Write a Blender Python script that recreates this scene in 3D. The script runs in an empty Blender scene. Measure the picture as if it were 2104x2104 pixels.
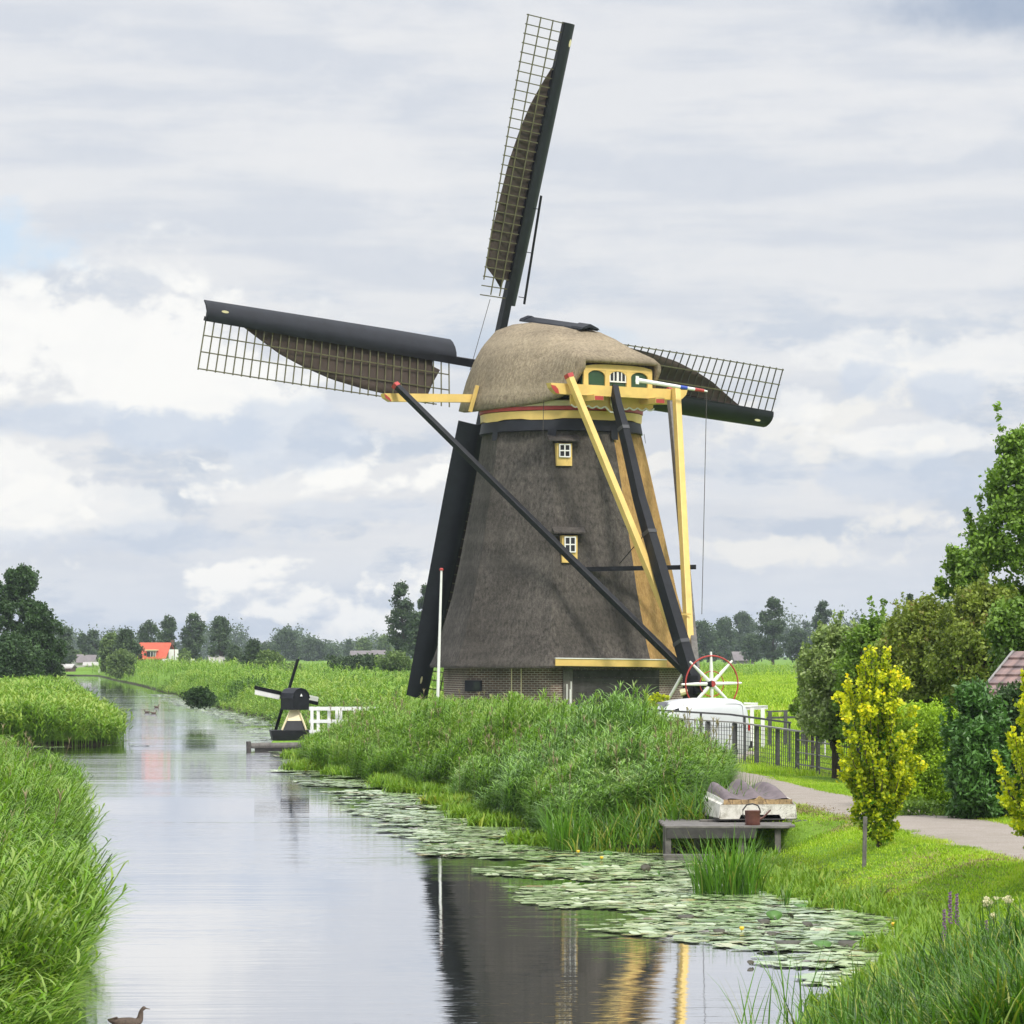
import bpy, math, random
import numpy as np
from math import radians as R, sin, cos, pi
from mathutils import Vector

SC = bpy.context.scene
COL = SC.collection
F = 7000.0          # focal length in pixels of the 2104 px wide photograph
EYE = 3.5           # camera height over the water, metres
HV = 1345.0         # row of the horizon

# ---------------------------------------------------------------- camera
cd = bpy.data.cameras.new("camera"); cam = bpy.data.objects.new("camera", cd); COL.objects.link(cam)
cam.location = (0, 0, EYE); cam.rotation_euler = (R(90), 0, 0)
cd.sensor_width = 36; cd.lens = 36*F/2104; cd.shift_y = (HV-1052)/2104
cd.clip_start = 0.5; cd.clip_end = 9000
SC.camera = cam

# ---------------------------------------------------------------- world
SUN_EL, SUN_AZ = 48, 150      # azimuth clockwise from +Y (the view direction): behind, to the right
w = bpy.data.worlds.new("World"); SC.world = w; w.use_nodes = True
def sky_world(w):
    nt = w.node_tree; nt.nodes.clear(); N = nt.nodes.new; L = nt.links.new
    def sock(x, s):
        if isinstance(x, (int, float)): s.default_value = x
        elif isinstance(x, tuple): s.default_value = x
        else: L(x, s)
    def M(op, a, b=0.0, c=0.0):
        n = N('ShaderNodeMath'); n.operation = op
        for i, x in enumerate((a, b, c)): sock(x, n.inputs[i])
        return n.outputs[0]
    def smooth(x, a, b):
        n = N('ShaderNodeMapRange'); n.interpolation_type = 'SMOOTHSTEP'; sock(x, n.inputs[0])
        n.inputs[1].default_value = a; n.inputs[2].default_value = b
        return n.outputs[0]
    def mix(f, a, b):
        n = N('ShaderNodeMix'); n.data_type = 'RGBA'; sock(f, n.inputs[0])
        sock(a if not isinstance(a, tuple) else a+(1,), n.inputs[6]); sock(b if not isinstance(b, tuple) else b+(1,), n.inputs[7])
        return n.outputs[2]
    tc = N('ShaderNodeTexCoord'); sp = N('ShaderNodeSeparateXYZ'); L(tc.outputs['Generated'], sp.inputs[0])
    deg = 180/pi
    az = M('MULTIPLY', M('ARCTAN2', sp.outputs[0], sp.outputs[1]), deg)
    el = M('MULTIPLY', M('ARCSINE', sp.outputs[2]), deg)
    def noise(sx, sy, scale, detail=6, rough=.55, ox=0.0, oy=0.0, dist=0.0):
        c = N('ShaderNodeCombineXYZ'); L(M('MULTIPLY_ADD', az, sx, ox), c.inputs[0]); L(M('MULTIPLY_ADD', el, sy, oy), c.inputs[1])
        n = N('ShaderNodeTexNoise'); n.noise_dimensions = '2D'; L(c.outputs[0], n.inputs[0])
        n.inputs['Scale'].default_value = scale; n.inputs['Detail'].default_value = detail
        n.inputs['Roughness'].default_value = rough; n.inputs['Distortion'].default_value = dist
        return n.outputs[0]
    warp = noise(1, 1.4, .55, 7, .6, 3.1, 7.7)
    wv = M('SUBTRACT', warp, .5)
    def blob(a0, e0, ra, re, k=1.0):
        # soft cloud region; the edge is roughened by the warp noise
        da = M('DIVIDE', M('SUBTRACT', az, a0), ra); de = M('DIVIDE', M('SUBTRACT', el, e0), re)
        d = M('SQRT', M('ADD', M('MULTIPLY', da, da), M('MULTIPLY', de, de)))
        return M('SUBTRACT', 1.0, M('ADD', d, M('MULTIPLY', wv, k)))
    sky = N('ShaderNodeTexSky'); sky.sky_type = 'NISHITA'; sky.sun_disc = False
    sky.sun_elevation = R(SUN_EL); sky.sun_rotation = R(SUN_AZ); sky.air_density = 1.2; sky.dust_density = 1.5
    # grey-blue veil, streaky and layered
    st = noise(.22, 1.5, .9, 6, .5, 1.3, 4.2)
    col = mix(smooth(st, .36, .66), (6.6, 6.92, 7.55), (7.75, 7.85, 8.1))
    st2 = noise(.5, 1.1, .55, 7, .58, 9.3, 2.2)
    col = mix(M('MULTIPLY', smooth(st2, .50, .68), .55), col, (8.3, 8.3, 8.4))
    # pale blue-white band near the horizon
    col = mix(M('MULTIPLY', smooth(el, 2.6, .2), .7), col, (6.3, 6.95, 7.9))
    # grey cloud bases
    bas = noise(.42, 1.15, .9, 7, .58, 5.1, 1.2)
    low = smooth(el, 7.4, 4.6)
    col = mix(M('MULTIPLY', M('MULTIPLY', smooth(bas, .50, .66), low), .75), col, (5.0, 5.75, 6.95))
    # cumulus heads: bright where the density falls off upwards
    def cumulus(ox, oy, thr, lowm, amp=1.0, s=.62):
        n1 = noise(.75, 1.15, s, 7, .5, ox, oy, .15)
        n2 = noise(.75, 1.15, s, 7, .5, ox-.08, oy+.34, .15)
        edge = smooth(n1, thr, thr+.08)
        lit = smooth(M('SUBTRACT', n1, n2), -.03, .10)
        return M('MULTIPLY', M('MULTIPLY', edge, lit), M('MULTIPLY', lowm, amp))
    left = smooth(M('MAXIMUM', M('MAXIMUM', blob(-6.6, 4.3, 4.2, 3.0), blob(-8.0, 2.9, 2.6, 1.5)), M('MAXIMUM', blob(-2.0, 2.2, 5.0, 2.0), blob(-3.5, 1.2, 6, 1.2))), 0, .45)
    right = smooth(M('MAXIMUM', blob(5.6, 4.0, 3.4, 2.0), M('MAXIMUM', blob(1.6, 3.4, 1.5, 1.3), blob(6.0, 1.8, 4, 1.0))), 0, .5)
    c1 = cumulus(5.7, 1.9, .46, left)
    c2 = cumulus(7.4, 3.3, .48, right, .8)
    col = mix(M('MINIMUM', M('ADD', c1, 0.0), 1.0), col, (9.8, 9.7, 9.4))
    col = mix(M('MINIMUM', c2, 1.0), col, (9.0, 8.85, 8.5))
    # big soft white heads on the left
    for a0, e0, ra, re, s in ((-6.9, 4.9, 2.1, 1.15, .9), (-5.3, 4.5, 2.0, 1.3, .9), (-8.3, 5.4, 1.2, .9, .8), (-8.2, 2.9, 1.3, 1.0, .8),
                              (-7.2, 2.4, 1.6, .6, .6), (1.0, 3.6, .9, .8, .55), (1.4, 3.0, .8, .5, .4), (-4.0, 2.9, 1.6, .5, .35), (4.9, 4.2, .55, .5, .6), (6.5, 3.6, 2.0, .3, .6), (7.0, 4.9, 2.4, .55, .5)):
        b = smooth(blob(a0, e0, ra, re, 2.3), .0, .4)
        col = mix(M('MULTIPLY', b, s), col, (9.7, 9.6, 9.35))
    for a0, e0, ra, re, s in ((-5.6, 3.7, 1.6, .45, .8), (-7.6, 3.9, 1.4, .45, .7), (-3.6, 3.6, 1.8, .7, .6), (6.0, 4.5, .9, .5, .65), (7.2, 4.4, 1.0, .45, .6), (-6.0, 1.9, 3.0, .35, .5), (6.5, 2.9, 2.6, .45, .55), (4.2, 3.0, 1.5, .8, .3), (-2.5, 2.4, 2.2, .35, .4)):
        b = smooth(blob(a0, e0, ra, re, 2.0), .0, .5)
        col = mix(M('MULTIPLY', b, s), col, (5.7, 6.45, 7.7))
    # blue gap on the left, dark cloud in the top right corner
    col = mix(M('MULTIPLY', smooth(blob(-9.0, 6.9, 2.6, .75, 1.4), 0, .6), .85), col, (5.9, 7.4, 9.0))
    col = mix(M('MULTIPLY', smooth(blob(1.2, 5.3, 1.8, .3, 1.4), 0, .8), .4), col, (5.4, 7.0, 8.6))
    col = mix(M('MULTIPLY', smooth(blob(8.6, 10.9, 3.6, 1.1, 1.0), 0, .8), .8), col, (3.2, 4.0, 5.4))
    # thin grain
    g = noise(1, 1, 2.6, 5, .6)
    col = mix(M('MULTIPLY', M('SUBTRACT', g, .3), .16), col, (9.2, 9.2, 9.2))
    # an overcast sky is brighter overhead
    up = M('MULTIPLY_ADD', smooth(el, 13, 55), UPK, 1.0)
    vm = N('ShaderNodeVectorMath'); vm.operation = 'SCALE'; L(col, vm.inputs[0]); L(up, vm.inputs['Scale'])
    n = N('ShaderNodeMix'); n.data_type = 'RGBA'; n.inputs[0].default_value = .93
    L(sky.outputs[0], n.inputs[6]); L(vm.outputs[0], n.inputs[7])
    bg = N('ShaderNodeBackground'); L(n.outputs[2], bg.inputs[0]); bg.inputs[1].default_value = SKYK
    out = N('ShaderNodeOutputWorld'); L(bg.outputs[0], out.inputs[0])
UPK = 1.65; SKYK = .106
sky_world(w)
w.cycles.sampling_method = 'MANUAL'; w.cycles.sample_map_resolution = 512

# ---------------------------------------------------------------- sun
sd = bpy.data.lights.new("sun", 'SUN'); sun = bpy.data.objects.new("sun", sd); COL.objects.link(sun)
sd.energy = 3.0; sd.angle = R(9); sd.color = (1, .95, .86)
sv = Vector((sin(R(SUN_AZ))*cos(R(SUN_EL)), cos(R(SUN_AZ))*cos(R(SUN_EL)), sin(R(SUN_EL))))
sun.rotation_euler = (-sv).to_track_quat('-Z', 'Y').to_euler()
SC.view_settings.view_transform = 'Standard'; SC.view_settings.look = 'None'
SC.view_settings.exposure = 0.0; SC.view_settings.gamma = 1
SC.cycles.max_bounces = 6; SC.cycles.transparent_max_bounces = 8; SC.cycles.volume_bounces = 0
SC.cycles.use_denoising = True

rng = np.random.default_rng(7); random.seed(7)

# ---------------------------------------------------------------- materials
def node_mat(name):
    m = bpy.data.materials.new(name); m.use_nodes = True; nt = m.node_tree
    b = nt.nodes['Principled BSDF']
    return m, nt, b
def ramp(nt, src, stops, interp='LINEAR'):
    r = nt.nodes.new('ShaderNodeValToRGB'); nt.links.new(src, r.inputs[0]); r.color_ramp.interpolation = interp
    e = r.color_ramp.elements
    while len(e) < len(stops): e.new(.5)
    for x, (p, c) in zip(e, stops): x.position = p; x.color = tuple(c)+(1,)
    return r.outputs[0]
def tnoise(nt, scale, detail=5, rough=.55, stretch=(1, 1, 1), coord='Object', dist=0):
    tc = nt.nodes.new('ShaderNodeTexCoord'); mp = nt.nodes.new('ShaderNodeMapping'); mp.inputs['Scale'].default_value = stretch
    nt.links.new(tc.outputs[coord], mp.inputs[0]); n = nt.nodes.new('ShaderNodeTexNoise'); nt.links.new(mp.outputs[0], n.inputs[0])
    n.inputs['Scale'].default_value = scale; n.inputs['Detail'].default_value = detail; n.inputs['Roughness'].default_value = rough
    n.inputs['Distortion'].default_value = dist
    return n.outputs[0]
def cmix(nt, f, a, b, mode='MIX'):
    n = nt.nodes.new('ShaderNodeMix'); n.data_type = 'RGBA'; n.blend_type = mode
    for x, s in ((f, n.inputs[0]), (a, n.inputs[6]), (b, n.inputs[7])):
        if isinstance(x, (int, float)): s.default_value = x
        elif isinstance(x, tuple): s.default_value = x+(1,)
        else: nt.links.new(x, s)
    return n.outputs[2]
def bump(nt, b, src, strength, dist):
    n = nt.nodes.new('ShaderNodeBump'); n.inputs['Strength'].default_value = strength; n.inputs['Distance'].default_value = dist
    nt.links.new(src, n.inputs['Height']); nt.links.new(n.outputs[0], b.inputs['Normal'])
def paint(name, c, rough=.5, var=.18, scale=3.0, dirt=None, bumpk=.0, metallic=0.0):
    m, nt, b = node_mat(name)
    n = tnoise(nt, scale, 6, .6)
    lo = tuple(x*(1-var) for x in c); hi = tuple(min(1, x*(1+var)) for x in c)
    col = ramp(nt, n, [(.3, lo), (.7, hi)])
    if dirt:
        n2 = tnoise(nt, scale*2.3, 8, .7, (1, 1, .35)); f = ramp(nt, n2, [(dirt[1], (0, 0, 0)), (dirt[1]+.12, (1, 1, 1))])
        col = cmix(nt, f, col, dirt[0])
    nt.links.new(col, b.inputs['Base Color']); b.inputs['Roughness'].default_value = rough; b.inputs['Metallic'].default_value = metallic
    if bumpk: bump(nt, b, n, bumpk, .01)
    return m
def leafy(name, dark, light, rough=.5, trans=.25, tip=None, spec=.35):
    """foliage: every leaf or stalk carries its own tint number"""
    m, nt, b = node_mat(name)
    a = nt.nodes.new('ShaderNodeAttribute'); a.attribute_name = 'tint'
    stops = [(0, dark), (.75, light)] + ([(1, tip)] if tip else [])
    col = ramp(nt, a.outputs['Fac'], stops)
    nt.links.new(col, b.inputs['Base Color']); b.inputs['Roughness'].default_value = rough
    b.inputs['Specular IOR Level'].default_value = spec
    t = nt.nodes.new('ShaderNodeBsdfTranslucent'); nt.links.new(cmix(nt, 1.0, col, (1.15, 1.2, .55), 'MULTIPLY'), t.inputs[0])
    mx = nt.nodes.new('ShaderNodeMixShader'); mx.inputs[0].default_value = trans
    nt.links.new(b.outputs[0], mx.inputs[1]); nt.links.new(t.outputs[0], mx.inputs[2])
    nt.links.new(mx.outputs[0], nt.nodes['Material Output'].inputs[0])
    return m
def thatch(name, dark, light, stain, st_amt=.5):
    m, nt, b = node_mat(name)
    fine = tnoise(nt, 9, 6, .78, (1, 1, .5)); big = tnoise(nt, .55, 6, .6, (1, 1, .8)); streak = tnoise(nt, 1.6, 5, .6, (1, 1, .12))
    band = tnoise(nt, 1.1, 3, .5, (.12, .12, 2.2))
    col = ramp(nt, fine, [(.36, dark), (.64, light)])
    f = ramp(nt, big, [(.40, (0, 0, 0)), (.72, (st_amt,)*3)]); col = cmix(nt, f, col, stain)
    f2 = ramp(nt, streak, [(.5, (0, 0, 0)), (.75, (st_amt*.6,)*3)]); col = cmix(nt, f2, col, tuple(x*.8 for x in stain))
    f3 = ramp(nt, band, [(.45, (0, 0, 0)), (.7, (.22,)*3)]); col = cmix(nt, f3, col, tuple(min(1, x*1.25) for x in light))
    nt.links.new(col, b.inputs['Base Color']); b.inputs['Roughness'].default_value = .95; b.inputs['Specular IOR Level'].default_value = .1
    bump(nt, b, tnoise(nt, 22, 4, .7, (1, 1, .4)), .9, .05)
    return m
MT = {}
MT['thatch_old'] = thatch('old grey thatch', (.040, .036, .033), (.145, .129, .113), (.045, .041, .036), .8)
MT['thatch_new'] = thatch('new golden thatch', (.28, .165, .058), (.50, .32, .125), (.24, .145, .06), .4)
MT['thatch_cap'] = thatch('cap thatch', (.19, .15, .10), (.42, .35, .245), (.15, .125, .09), .55)
MT['yellow'] = paint('yellow ochre paint', (.70, .49, .155), .45, .10, 2.0, ((.42, .30, .12), .66))
MT['cream'] = paint('cream paint', (.72, .64, .40), .5, .08)
MT['red'] = paint('red paint', (.40, .045, .04), .5, .15)
MT['blue'] = paint('blue paint', (.03, .07, .40), .5, .1)
MT['black'] = paint('tarred black timber', (.009, .010, .013), .5, .35, 4.0, ((.024, .024, .030), .6))
MT['blackgloss'] = paint('black painted steel', (.012, .014, .019), .55, .3, 1.5, ((.026, .029, .036), .64))
for k_ in ('black', 'blackgloss'): MT[k_].node_tree.nodes['Principled BSDF'].inputs['Specular IOR Level'].default_value = .3
MT['white'] = paint('white paint', (.78, .78, .76), .45, .06, 4.0, ((.5, .49, .44), .68))
MT['green'] = paint('dark green paint', (.022, .065, .028), .5, .15)
MT['signgreen'] = paint('sign green', (.04, .17, .08), .5, .1)
MT['greywood'] = paint('weathered grey wood', (.135, .125, .115), .85, .35, 6.0, ((.07, .065, .055), .55), .6)
MT['darkwood'] = paint('dark weathered wood', (.05, .047, .045), .85, .4, 5.0, ((.11, .10, .095), .6), .6)
MT['fence'] = paint('grey fence timber', (.075, .073, .075), .8, .3, 5.0, ((.15, .145, .14), .62), .5)
MT['fencetop'] = paint('pale fence rail', (.22, .21, .20), .8, .3, 5.0, ((.09, .09, .09), .6), .5)
MT['cloth'] = paint('brown sailcloth', (.052, .037, .028), .9, .25, 1.2, ((.05, .036, .028), .6))
MT['lath'] = paint('olive lath', (.105, .10, .05), .8, .3, 3.0)
MT['lathdark'] = paint('dark lath', (.05, .045, .035), .8, .3, 3.0)
MT['steel'] = paint('grey steel', (.3, .3, .31), .4, .15, 3, None, 0, .6)
MT['strap'] = paint('dull iron', (.05, .05, .055), .5, .2, 3)
MT['glass'] = paint('dark window glass', (.02, .022, .026), .08, .2)
MT['rubber'] = paint('tyre rubber', (.02, .02, .02), .9, .2)
MT['rust'] = paint('red brown watering can', (.115, .042, .032), .45, .25, 9.0, ((.06, .03, .025), .6))
MT['vanwhite'] = paint('white van paint', (.54, .56, .58), .22, .03, 1.0, ((.6, .6, .58), .74))
MT['lampred'] = paint('red tail lamp', (.45, .02, .02), .2, .1)
MT['tile_red'] = paint('orange red roof tiles', (.48, .085, .04), .8, .2, 2.0)
MT['wallwhite'] = paint('pale render', (.42, .41, .38), .8, .1, 1.0)
MT['wallbrown'] = paint('brown brick wall far off', (.12, .075, .055), .85, .2, 2.0)
MT['greyroof'] = paint('grey roof', (.16, .14, .14), .8, .2, 1.0)
MT['bark'] = paint('bark', (.065, .05, .038), .95, .35, 8.0, None, .8)
MT['rope'] = paint('dark rope', (.05, .045, .04), .9, .1)
def brick_mat():
    m, nt, b = node_mat('red brown brick')
    uv = nt.nodes.new('ShaderNodeUVMap'); uv.uv_map = 'UVMap'
    br = nt.nodes.new('ShaderNodeTexBrick'); nt.links.new(uv.outputs[0], br.inputs[0])
    br.inputs['Scale'].default_value = 1; br.inputs['Brick Width'].default_value = .24; br.inputs['Row Height'].default_value = .085
    br.inputs['Mortar Size'].default_value = .014; br.inputs['Mortar Smooth'].default_value = .1; br.inputs['Bias'].default_value = -.2
    br.inputs['Color1'].default_value = (.15, .082, .06, 1); br.inputs['Color2'].default_value = (.075, .048, .04, 1); br.inputs['Mortar'].default_value = (.40, .36, .31, 1)
    st = tnoise(nt, .9, 6, .6); f = ramp(nt, st, [(.42, (0, 0, 0)), (.65, (.6, .6, .6))])
    nt.links.new(cmix(nt, f, br.outputs[0], (.055, .045, .04)), b.inputs['Base Color']); b.inputs['Roughness'].default_value = .9
    bump(nt, b, br.outputs['Fac'], -.4, .01)
    return m
MT['brick'] = brick_mat()
def tiles_mat():
    m, nt, b = node_mat('old pantiles')
    uv = nt.nodes.new('ShaderNodeUVMap'); uv.uv_map = 'UVMap'
    wv = nt.nodes.new('ShaderNodeTexWave'); wv.wave_type = 'BANDS'; wv.bands_direction = 'X'; wv.inputs['Scale'].default_value = 1.25; nt.links.new(uv.outputs[0], wv.inputs[0])
    n = tnoise(nt, 2.5, 6, .6); col = ramp(nt, n, [(.35, (.16, .12, .12)), (.6, (.26, .17, .15)), (.75, (.32, .16, .12))])
    nt.links.new(cmix(nt, ramp(nt, wv.outputs[0], [(0, (.6,)*3), (.3, (0,)*3)]), col, (.05, .035, .035)), b.inputs['Base Color'])
    b.inputs['Roughness'].default_value = .85; bump(nt, b, wv.outputs[0], 1, .04)
    return m
MT['pantile'] = tiles_mat()

# ---------------------------------------------------------------- object helpers
def tag(o, label=None, cat=None, group=None, kind=None):
    if label: o['label'] = label
    if cat: o['category'] = cat
    if group: o['group'] = group
    if kind: o['kind'] = kind
    return o
def thing(name, label, cat, loc=(0, 0, 0), group=None):
    o = bpy.data.objects.new(name, None); COL.objects.link(o); o.location = loc; o.empty_display_size = .3
    return tag(o, label, cat, group)
def rootloc(p):
    while p is not None and p.parent is not None: p = p.parent
    return np.array(p.location) if p is not None else np.zeros(3)
def children(o): return [c for c in bpy.data.objects if c.parent is o]
def copy_tree(o, loc=None, rotz=None, scale=None, label=None):
    kids = {}
    for c in bpy.data.objects:
        if c.parent is not None: kids.setdefault(c.parent.name, []).append(c)
    def cp(s, parent):
        c = s.copy(); COL.objects.link(c); c.parent = parent
        for k in kids.get(s.name, []): cp(k, c)
        return c
    r = cp(o, None)
    if loc is not None: r.location = loc
    if rotz is not None: r.rotation_euler.z = rotz
    if scale is not None: r.scale = (scale,)*3 if isinstance(scale, (int, float)) else scale
    if label: r['label'] = label
    return r
def npmesh(name, V, Fq, mat, parent=None, tint=None, smooth=False, uv=None):
    """mesh from numpy: V (n,3) world coordinates, Fq (m,3|4)"""
    V = np.asarray(V, np.float32) - rootloc(parent).astype(np.float32)
    Fq = np.asarray(Fq, np.int32); k = Fq.shape[1]
    me = bpy.data.meshes.new(name); me.vertices.add(len(V)); me.vertices.foreach_set('co', V.ravel())
    me.loops.add(Fq.size); me.loops.foreach_set('vertex_index', Fq.ravel())
    me.polygons.add(len(Fq)); me.polygons.foreach_set('loop_start', np.arange(0, Fq.size, k, dtype=np.int32))
    me.polygons.foreach_set('loop_total', np.full(len(Fq), k, np.int32))
    if smooth: me.polygons.foreach_set('use_smooth', np.ones(len(Fq), bool))
    if tint is not None:
        a = me.attributes.new('tint', 'FLOAT', 'POINT'); a.data.foreach_set('value', np.asarray(tint, np.float32))
    me.update(calc_edges=True); me.validate()
    me.materials.append(mat)
    o = bpy.data.objects.new(name, me); COL.objects.link(o)
    if parent: o.parent = parent
    return o
def unit(v): v = np.asarray(v, float); return v/(np.linalg.norm(v)+1e-12)
class G:
    """collects shapes in world coordinates, built as ONE mesh"""
    def __init__(s): s.v = []; s.f = []; s.uv = []; s.n = 0
    def add(s, V, Fs, uv=None):
        V = [tuple(map(float, p)) for p in V]; b = s.n; s.v += V; s.n += len(V)
        for i, q in enumerate(Fs):
            s.f.append([b+j for j in q]); s.uv.append(uv[i] if uv else None)
        return s
    def box(s, c, size, X=(1, 0, 0), Y=(0, 1, 0), Z=(0, 0, 1)):
        c = np.array(c, float); X = np.array(X)*size[0]/2; Y = np.array(Y)*size[1]/2; Z = np.array(Z)*size[2]/2
        V = [c+a*X+b*Y+d*Z for d in (-1, 1) for b in (-1, 1) for a in (-1, 1)]
        return s.add(V, [(0, 2, 3, 1), (4, 5, 7, 6), (0, 1, 5, 4), (2, 6, 7, 3), (0, 4, 6, 2), (1, 3, 7, 5)])
    def beam(s, p0, p1, w, h, up=(0, 0, 1), w1=None, h1=None):
        p0 = np.array(p0, float); p1 = np.array(p1, float); d = unit(p1-p0)
        S = unit(np.cross(d, up)); U = np.cross(S, d); w1 = w1 or w; h1 = h1 or h
        V = []
        for p, a, b in ((p0, w, h), (p1, w1, h1)):
            V += [p-S*a/2-U*b/2, p+S*a/2-U*b/2, p+S*a/2+U*b/2, p-S*a/2+U*b/2]
        return s.add(V, [(0, 3, 2, 1), (4, 5, 6, 7), (0, 1, 5, 4), (1, 2, 6, 5), (2, 3, 7, 6), (3, 0, 4, 7)])
    def tube(s, pts, rad, n=8, cap=True):
        pts = [np.array(p, float) for p in pts]; m = len(pts)
        if isinstance(rad, (int, float)): rad = [rad]*m
        V = []
        ref = np.array([0, 0, 1.]) if abs(unit(pts[-1]-pts[0])[2]) < .9 else np.array([1., 0, 0])
        for i, p in enumerate(pts):
            d = unit(pts[min(i+1, m-1)]-pts[max(i-1, 0)]); S = unit(np.cross(d, ref)); U = np.cross(S, d)
            V += [p+rad[i]*(cos(2*pi*k/n)*S+sin(2*pi*k/n)*U) for k in range(n)]
        Fs = [(i*n+k, i*n+(k+1) % n, (i+1)*n+(k+1) % n, (i+1)*n+k) for i in range(m-1) for k in range(n)]
        if cap: Fs += [tuple(range(n))[::-1], tuple((m-1)*n+k for k in range(n))]
        return s.add(V, Fs)
    def loft(s, rings, close=True, cap=True):
        n = len(rings[0]); m = len(rings); V = [p for r in rings for p in r]
        K = n if close else n-1
        Fs = [(i*n+k, i*n+(k+1) % n, (i+1)*n+(k+1) % n, (i+1)*n+k) for i in range(m-1) for k in range(K)]
        if cap and close: Fs += [tuple(range(n))[::-1], tuple((m-1)*n+k for k in range(n))]
        return s.add(V, Fs)
    def prism(s, poly, dvec):
        n = len(poly); dvec = np.array(dvec, float); V = [np.array(p, float) for p in poly]; V += [p+dvec for p in V]
        return s.add(V, [tuple(range(n)), tuple(range(n, 2*n))[::-1]]+[(i, n+i, n+(i+1) % n, (i+1) % n) for i in range(n)])
    def build(s, name, mat, parent=None, smooth=False, bevel=0, fixn=True):
        rl = rootloc(parent)
        me = bpy.data.meshes.new(name); me.from_pydata([tuple(np.array(p)-rl) for p in s.v], [], s.f)
        if any(u is not None for u in s.uv):
            l = me.uv_layers.new(name='UVMap'); k = 0
            for q, u in zip(s.f, s.uv):
                for j in range(len(q)):
                    l.data[k].uv = u[j] if u else (0, 0); k += 1
        if fixn:
            import bmesh
            bm = bmesh.new(); bm.from_mesh(me); bmesh.ops.recalc_face_normals(bm, faces=bm.faces); bm.to_mesh(me); bm.free()
        for p in me.polygons: p.use_smooth = smooth
        me.materials.append(MT[mat] if isinstance(mat, str) else mat)
        o = bpy.data.objects.new(name, me); COL.objects.link(o)
        if parent: o.parent = parent
        if smooth:
            try: me.set_sharp_from_angle(angle=R(40))
            except Exception: pass
        if bevel:
            b = o.modifiers.new('bevel', 'BEVEL'); b.width = bevel; b.segments = 2; b.limit_method = 'ANGLE'
        return o
def at(u, v, D):
    """point seen at photograph pixel (u, v) at depth D metres"""
    return np.array([(u-1052)/F*D, D, EYE+(HV-v)/F*D])

# ---------------------------------------------------------------- the canal and the land
XLp = np.array([(10, -3.2), (20, -3.6), (32, -4.75), (50, -7.1), (69, -9.6), (78, -10.7), (84, -11.9), (88, -17), (92, -24), (124, -24), (129, -19), (131, -15.4), (145, -17.2), (181, -22.3), (233, -29.6), (285, -37), (360, -47), (445, -59), (560, -75), (600, -81)])
XRp = np.array([(10, .4), (20, 1.0), (25.6, 2.5), (32.3, 3.3), (37.4, 4.4), (41, 5.2), (44, 5.6), (48.5, 4.5), (55, 4.0), (58.6, 4.0), (59.6, 2.4), (60.5, 1.2), (73, -.3), (83, -1.2), (92, -3.3), (104, -5.9), (112, -6.6), (124, -6.9), (134, -7.2), (140, -8.5), (181, -12.6), (233, -20.6), (285, -27.6), (331, -34.7), (377, -41), (445, -51.5), (544, -66), (600, -75)])
def wob(y, k):
    y = np.asarray(y, float); return (.16*np.sin(y*1.9+k)+.12*np.sin(y*.83+2*k)+.10*np.sin(y*3.7+k*3))*np.clip((y-30)/10, 0, 1)*np.interp(y, [0, 150, 600], [1, 1.6, .4])
def XL(y): return np.interp(y, XLp[:, 0], XLp[:, 1])+wob(y, 1.3)
def XR(y): return np.interp(y, XRp[:, 0], XRp[:, 1])+wob(y, 4.1)*np.where((np.asarray(y) > 52) & (np.asarray(y) < 60.5), .1, 1)
def hill(e, y, side):
    """ground height e metres away from the shore"""
    e = np.asarray(e, float); y = np.asarray(y, float)
    top = np.where(y > 150, np.where(side > 0, np.interp(y, [150, 200, 1000], [.7, 1.0, 1.4]), np.interp(y, [150, 300, 1000], [.6, .7, 1.2])), .62)
    t = np.clip(e/2.2, 0, 1); z = top*(t*t*(3-2*t))
    if side > 0:      # the yard behind the dyke lies lower
        z = z-.2*np.clip((e-6)/3, 0, 1)*np.clip((y-72)/10, 0, 1)*np.clip((150-y)/15, 0, 1)
    return np.where(e < 0, np.maximum(-.9, e*.7), z)
def zg(x, y):
    x = np.asarray(x, float); y = np.asarray(y, float)
    l = XL(y)-x; r = x-XR(y)
    return np.where(r >= 0, hill(r, y, 1), np.where(l >= 0, hill(l, y, -1), hill(-np.minimum(-l, -r), y, 1)))

# ---------------------------------------------------------------- ground, water, path
def ground_mat():
    m, nt, b = node_mat('grassland')
    big = tnoise(nt, .09, 6, .6); mid = tnoise(nt, 1.3, 6, .65); fine = tnoise(nt, 22, 4, .7)
    col = ramp(nt, fine, [(.3, (.075, .15, .018)), (.7, (.19, .33, .035))])
    col = cmix(nt, ramp(nt, mid, [(.45, (0,)*3), (.7, (.45,)*3)]), col, (.22, .30, .05))
    col = cmix(nt, ramp(nt, big, [(.4, (0,)*3), (.65, (.6,)*3)]), col, (.12, .24, .03))
    gm = nt.nodes.new('ShaderNodeNewGeometry'); sp = nt.nodes.new('ShaderNodeSeparateXYZ'); nt.links.new(gm.outputs['Position'], sp.inputs[0])
    ad = nt.nodes.new('ShaderNodeMath'); ad.operation = 'MULTIPLY_ADD'; nt.links.new(mid, ad.inputs[0]); ad.inputs[1].default_value = -.25; nt.links.new(sp.outputs[2], ad.inputs[2])
    col = cmix(nt, ramp(nt, ad.outputs[0], [(.0, (1,)*3), (.10, (0,)*3)]), col, (.035, .03, .02))
    nt.links.new(col, b.inputs['Base Color']); b.inputs['Roughness'].default_value = .9; b.inputs['Specular IOR Level'].default_value = .1
    bump(nt, b, fine, .6, .05)
    return m
MT['ground'] = ground_mat()
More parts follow.
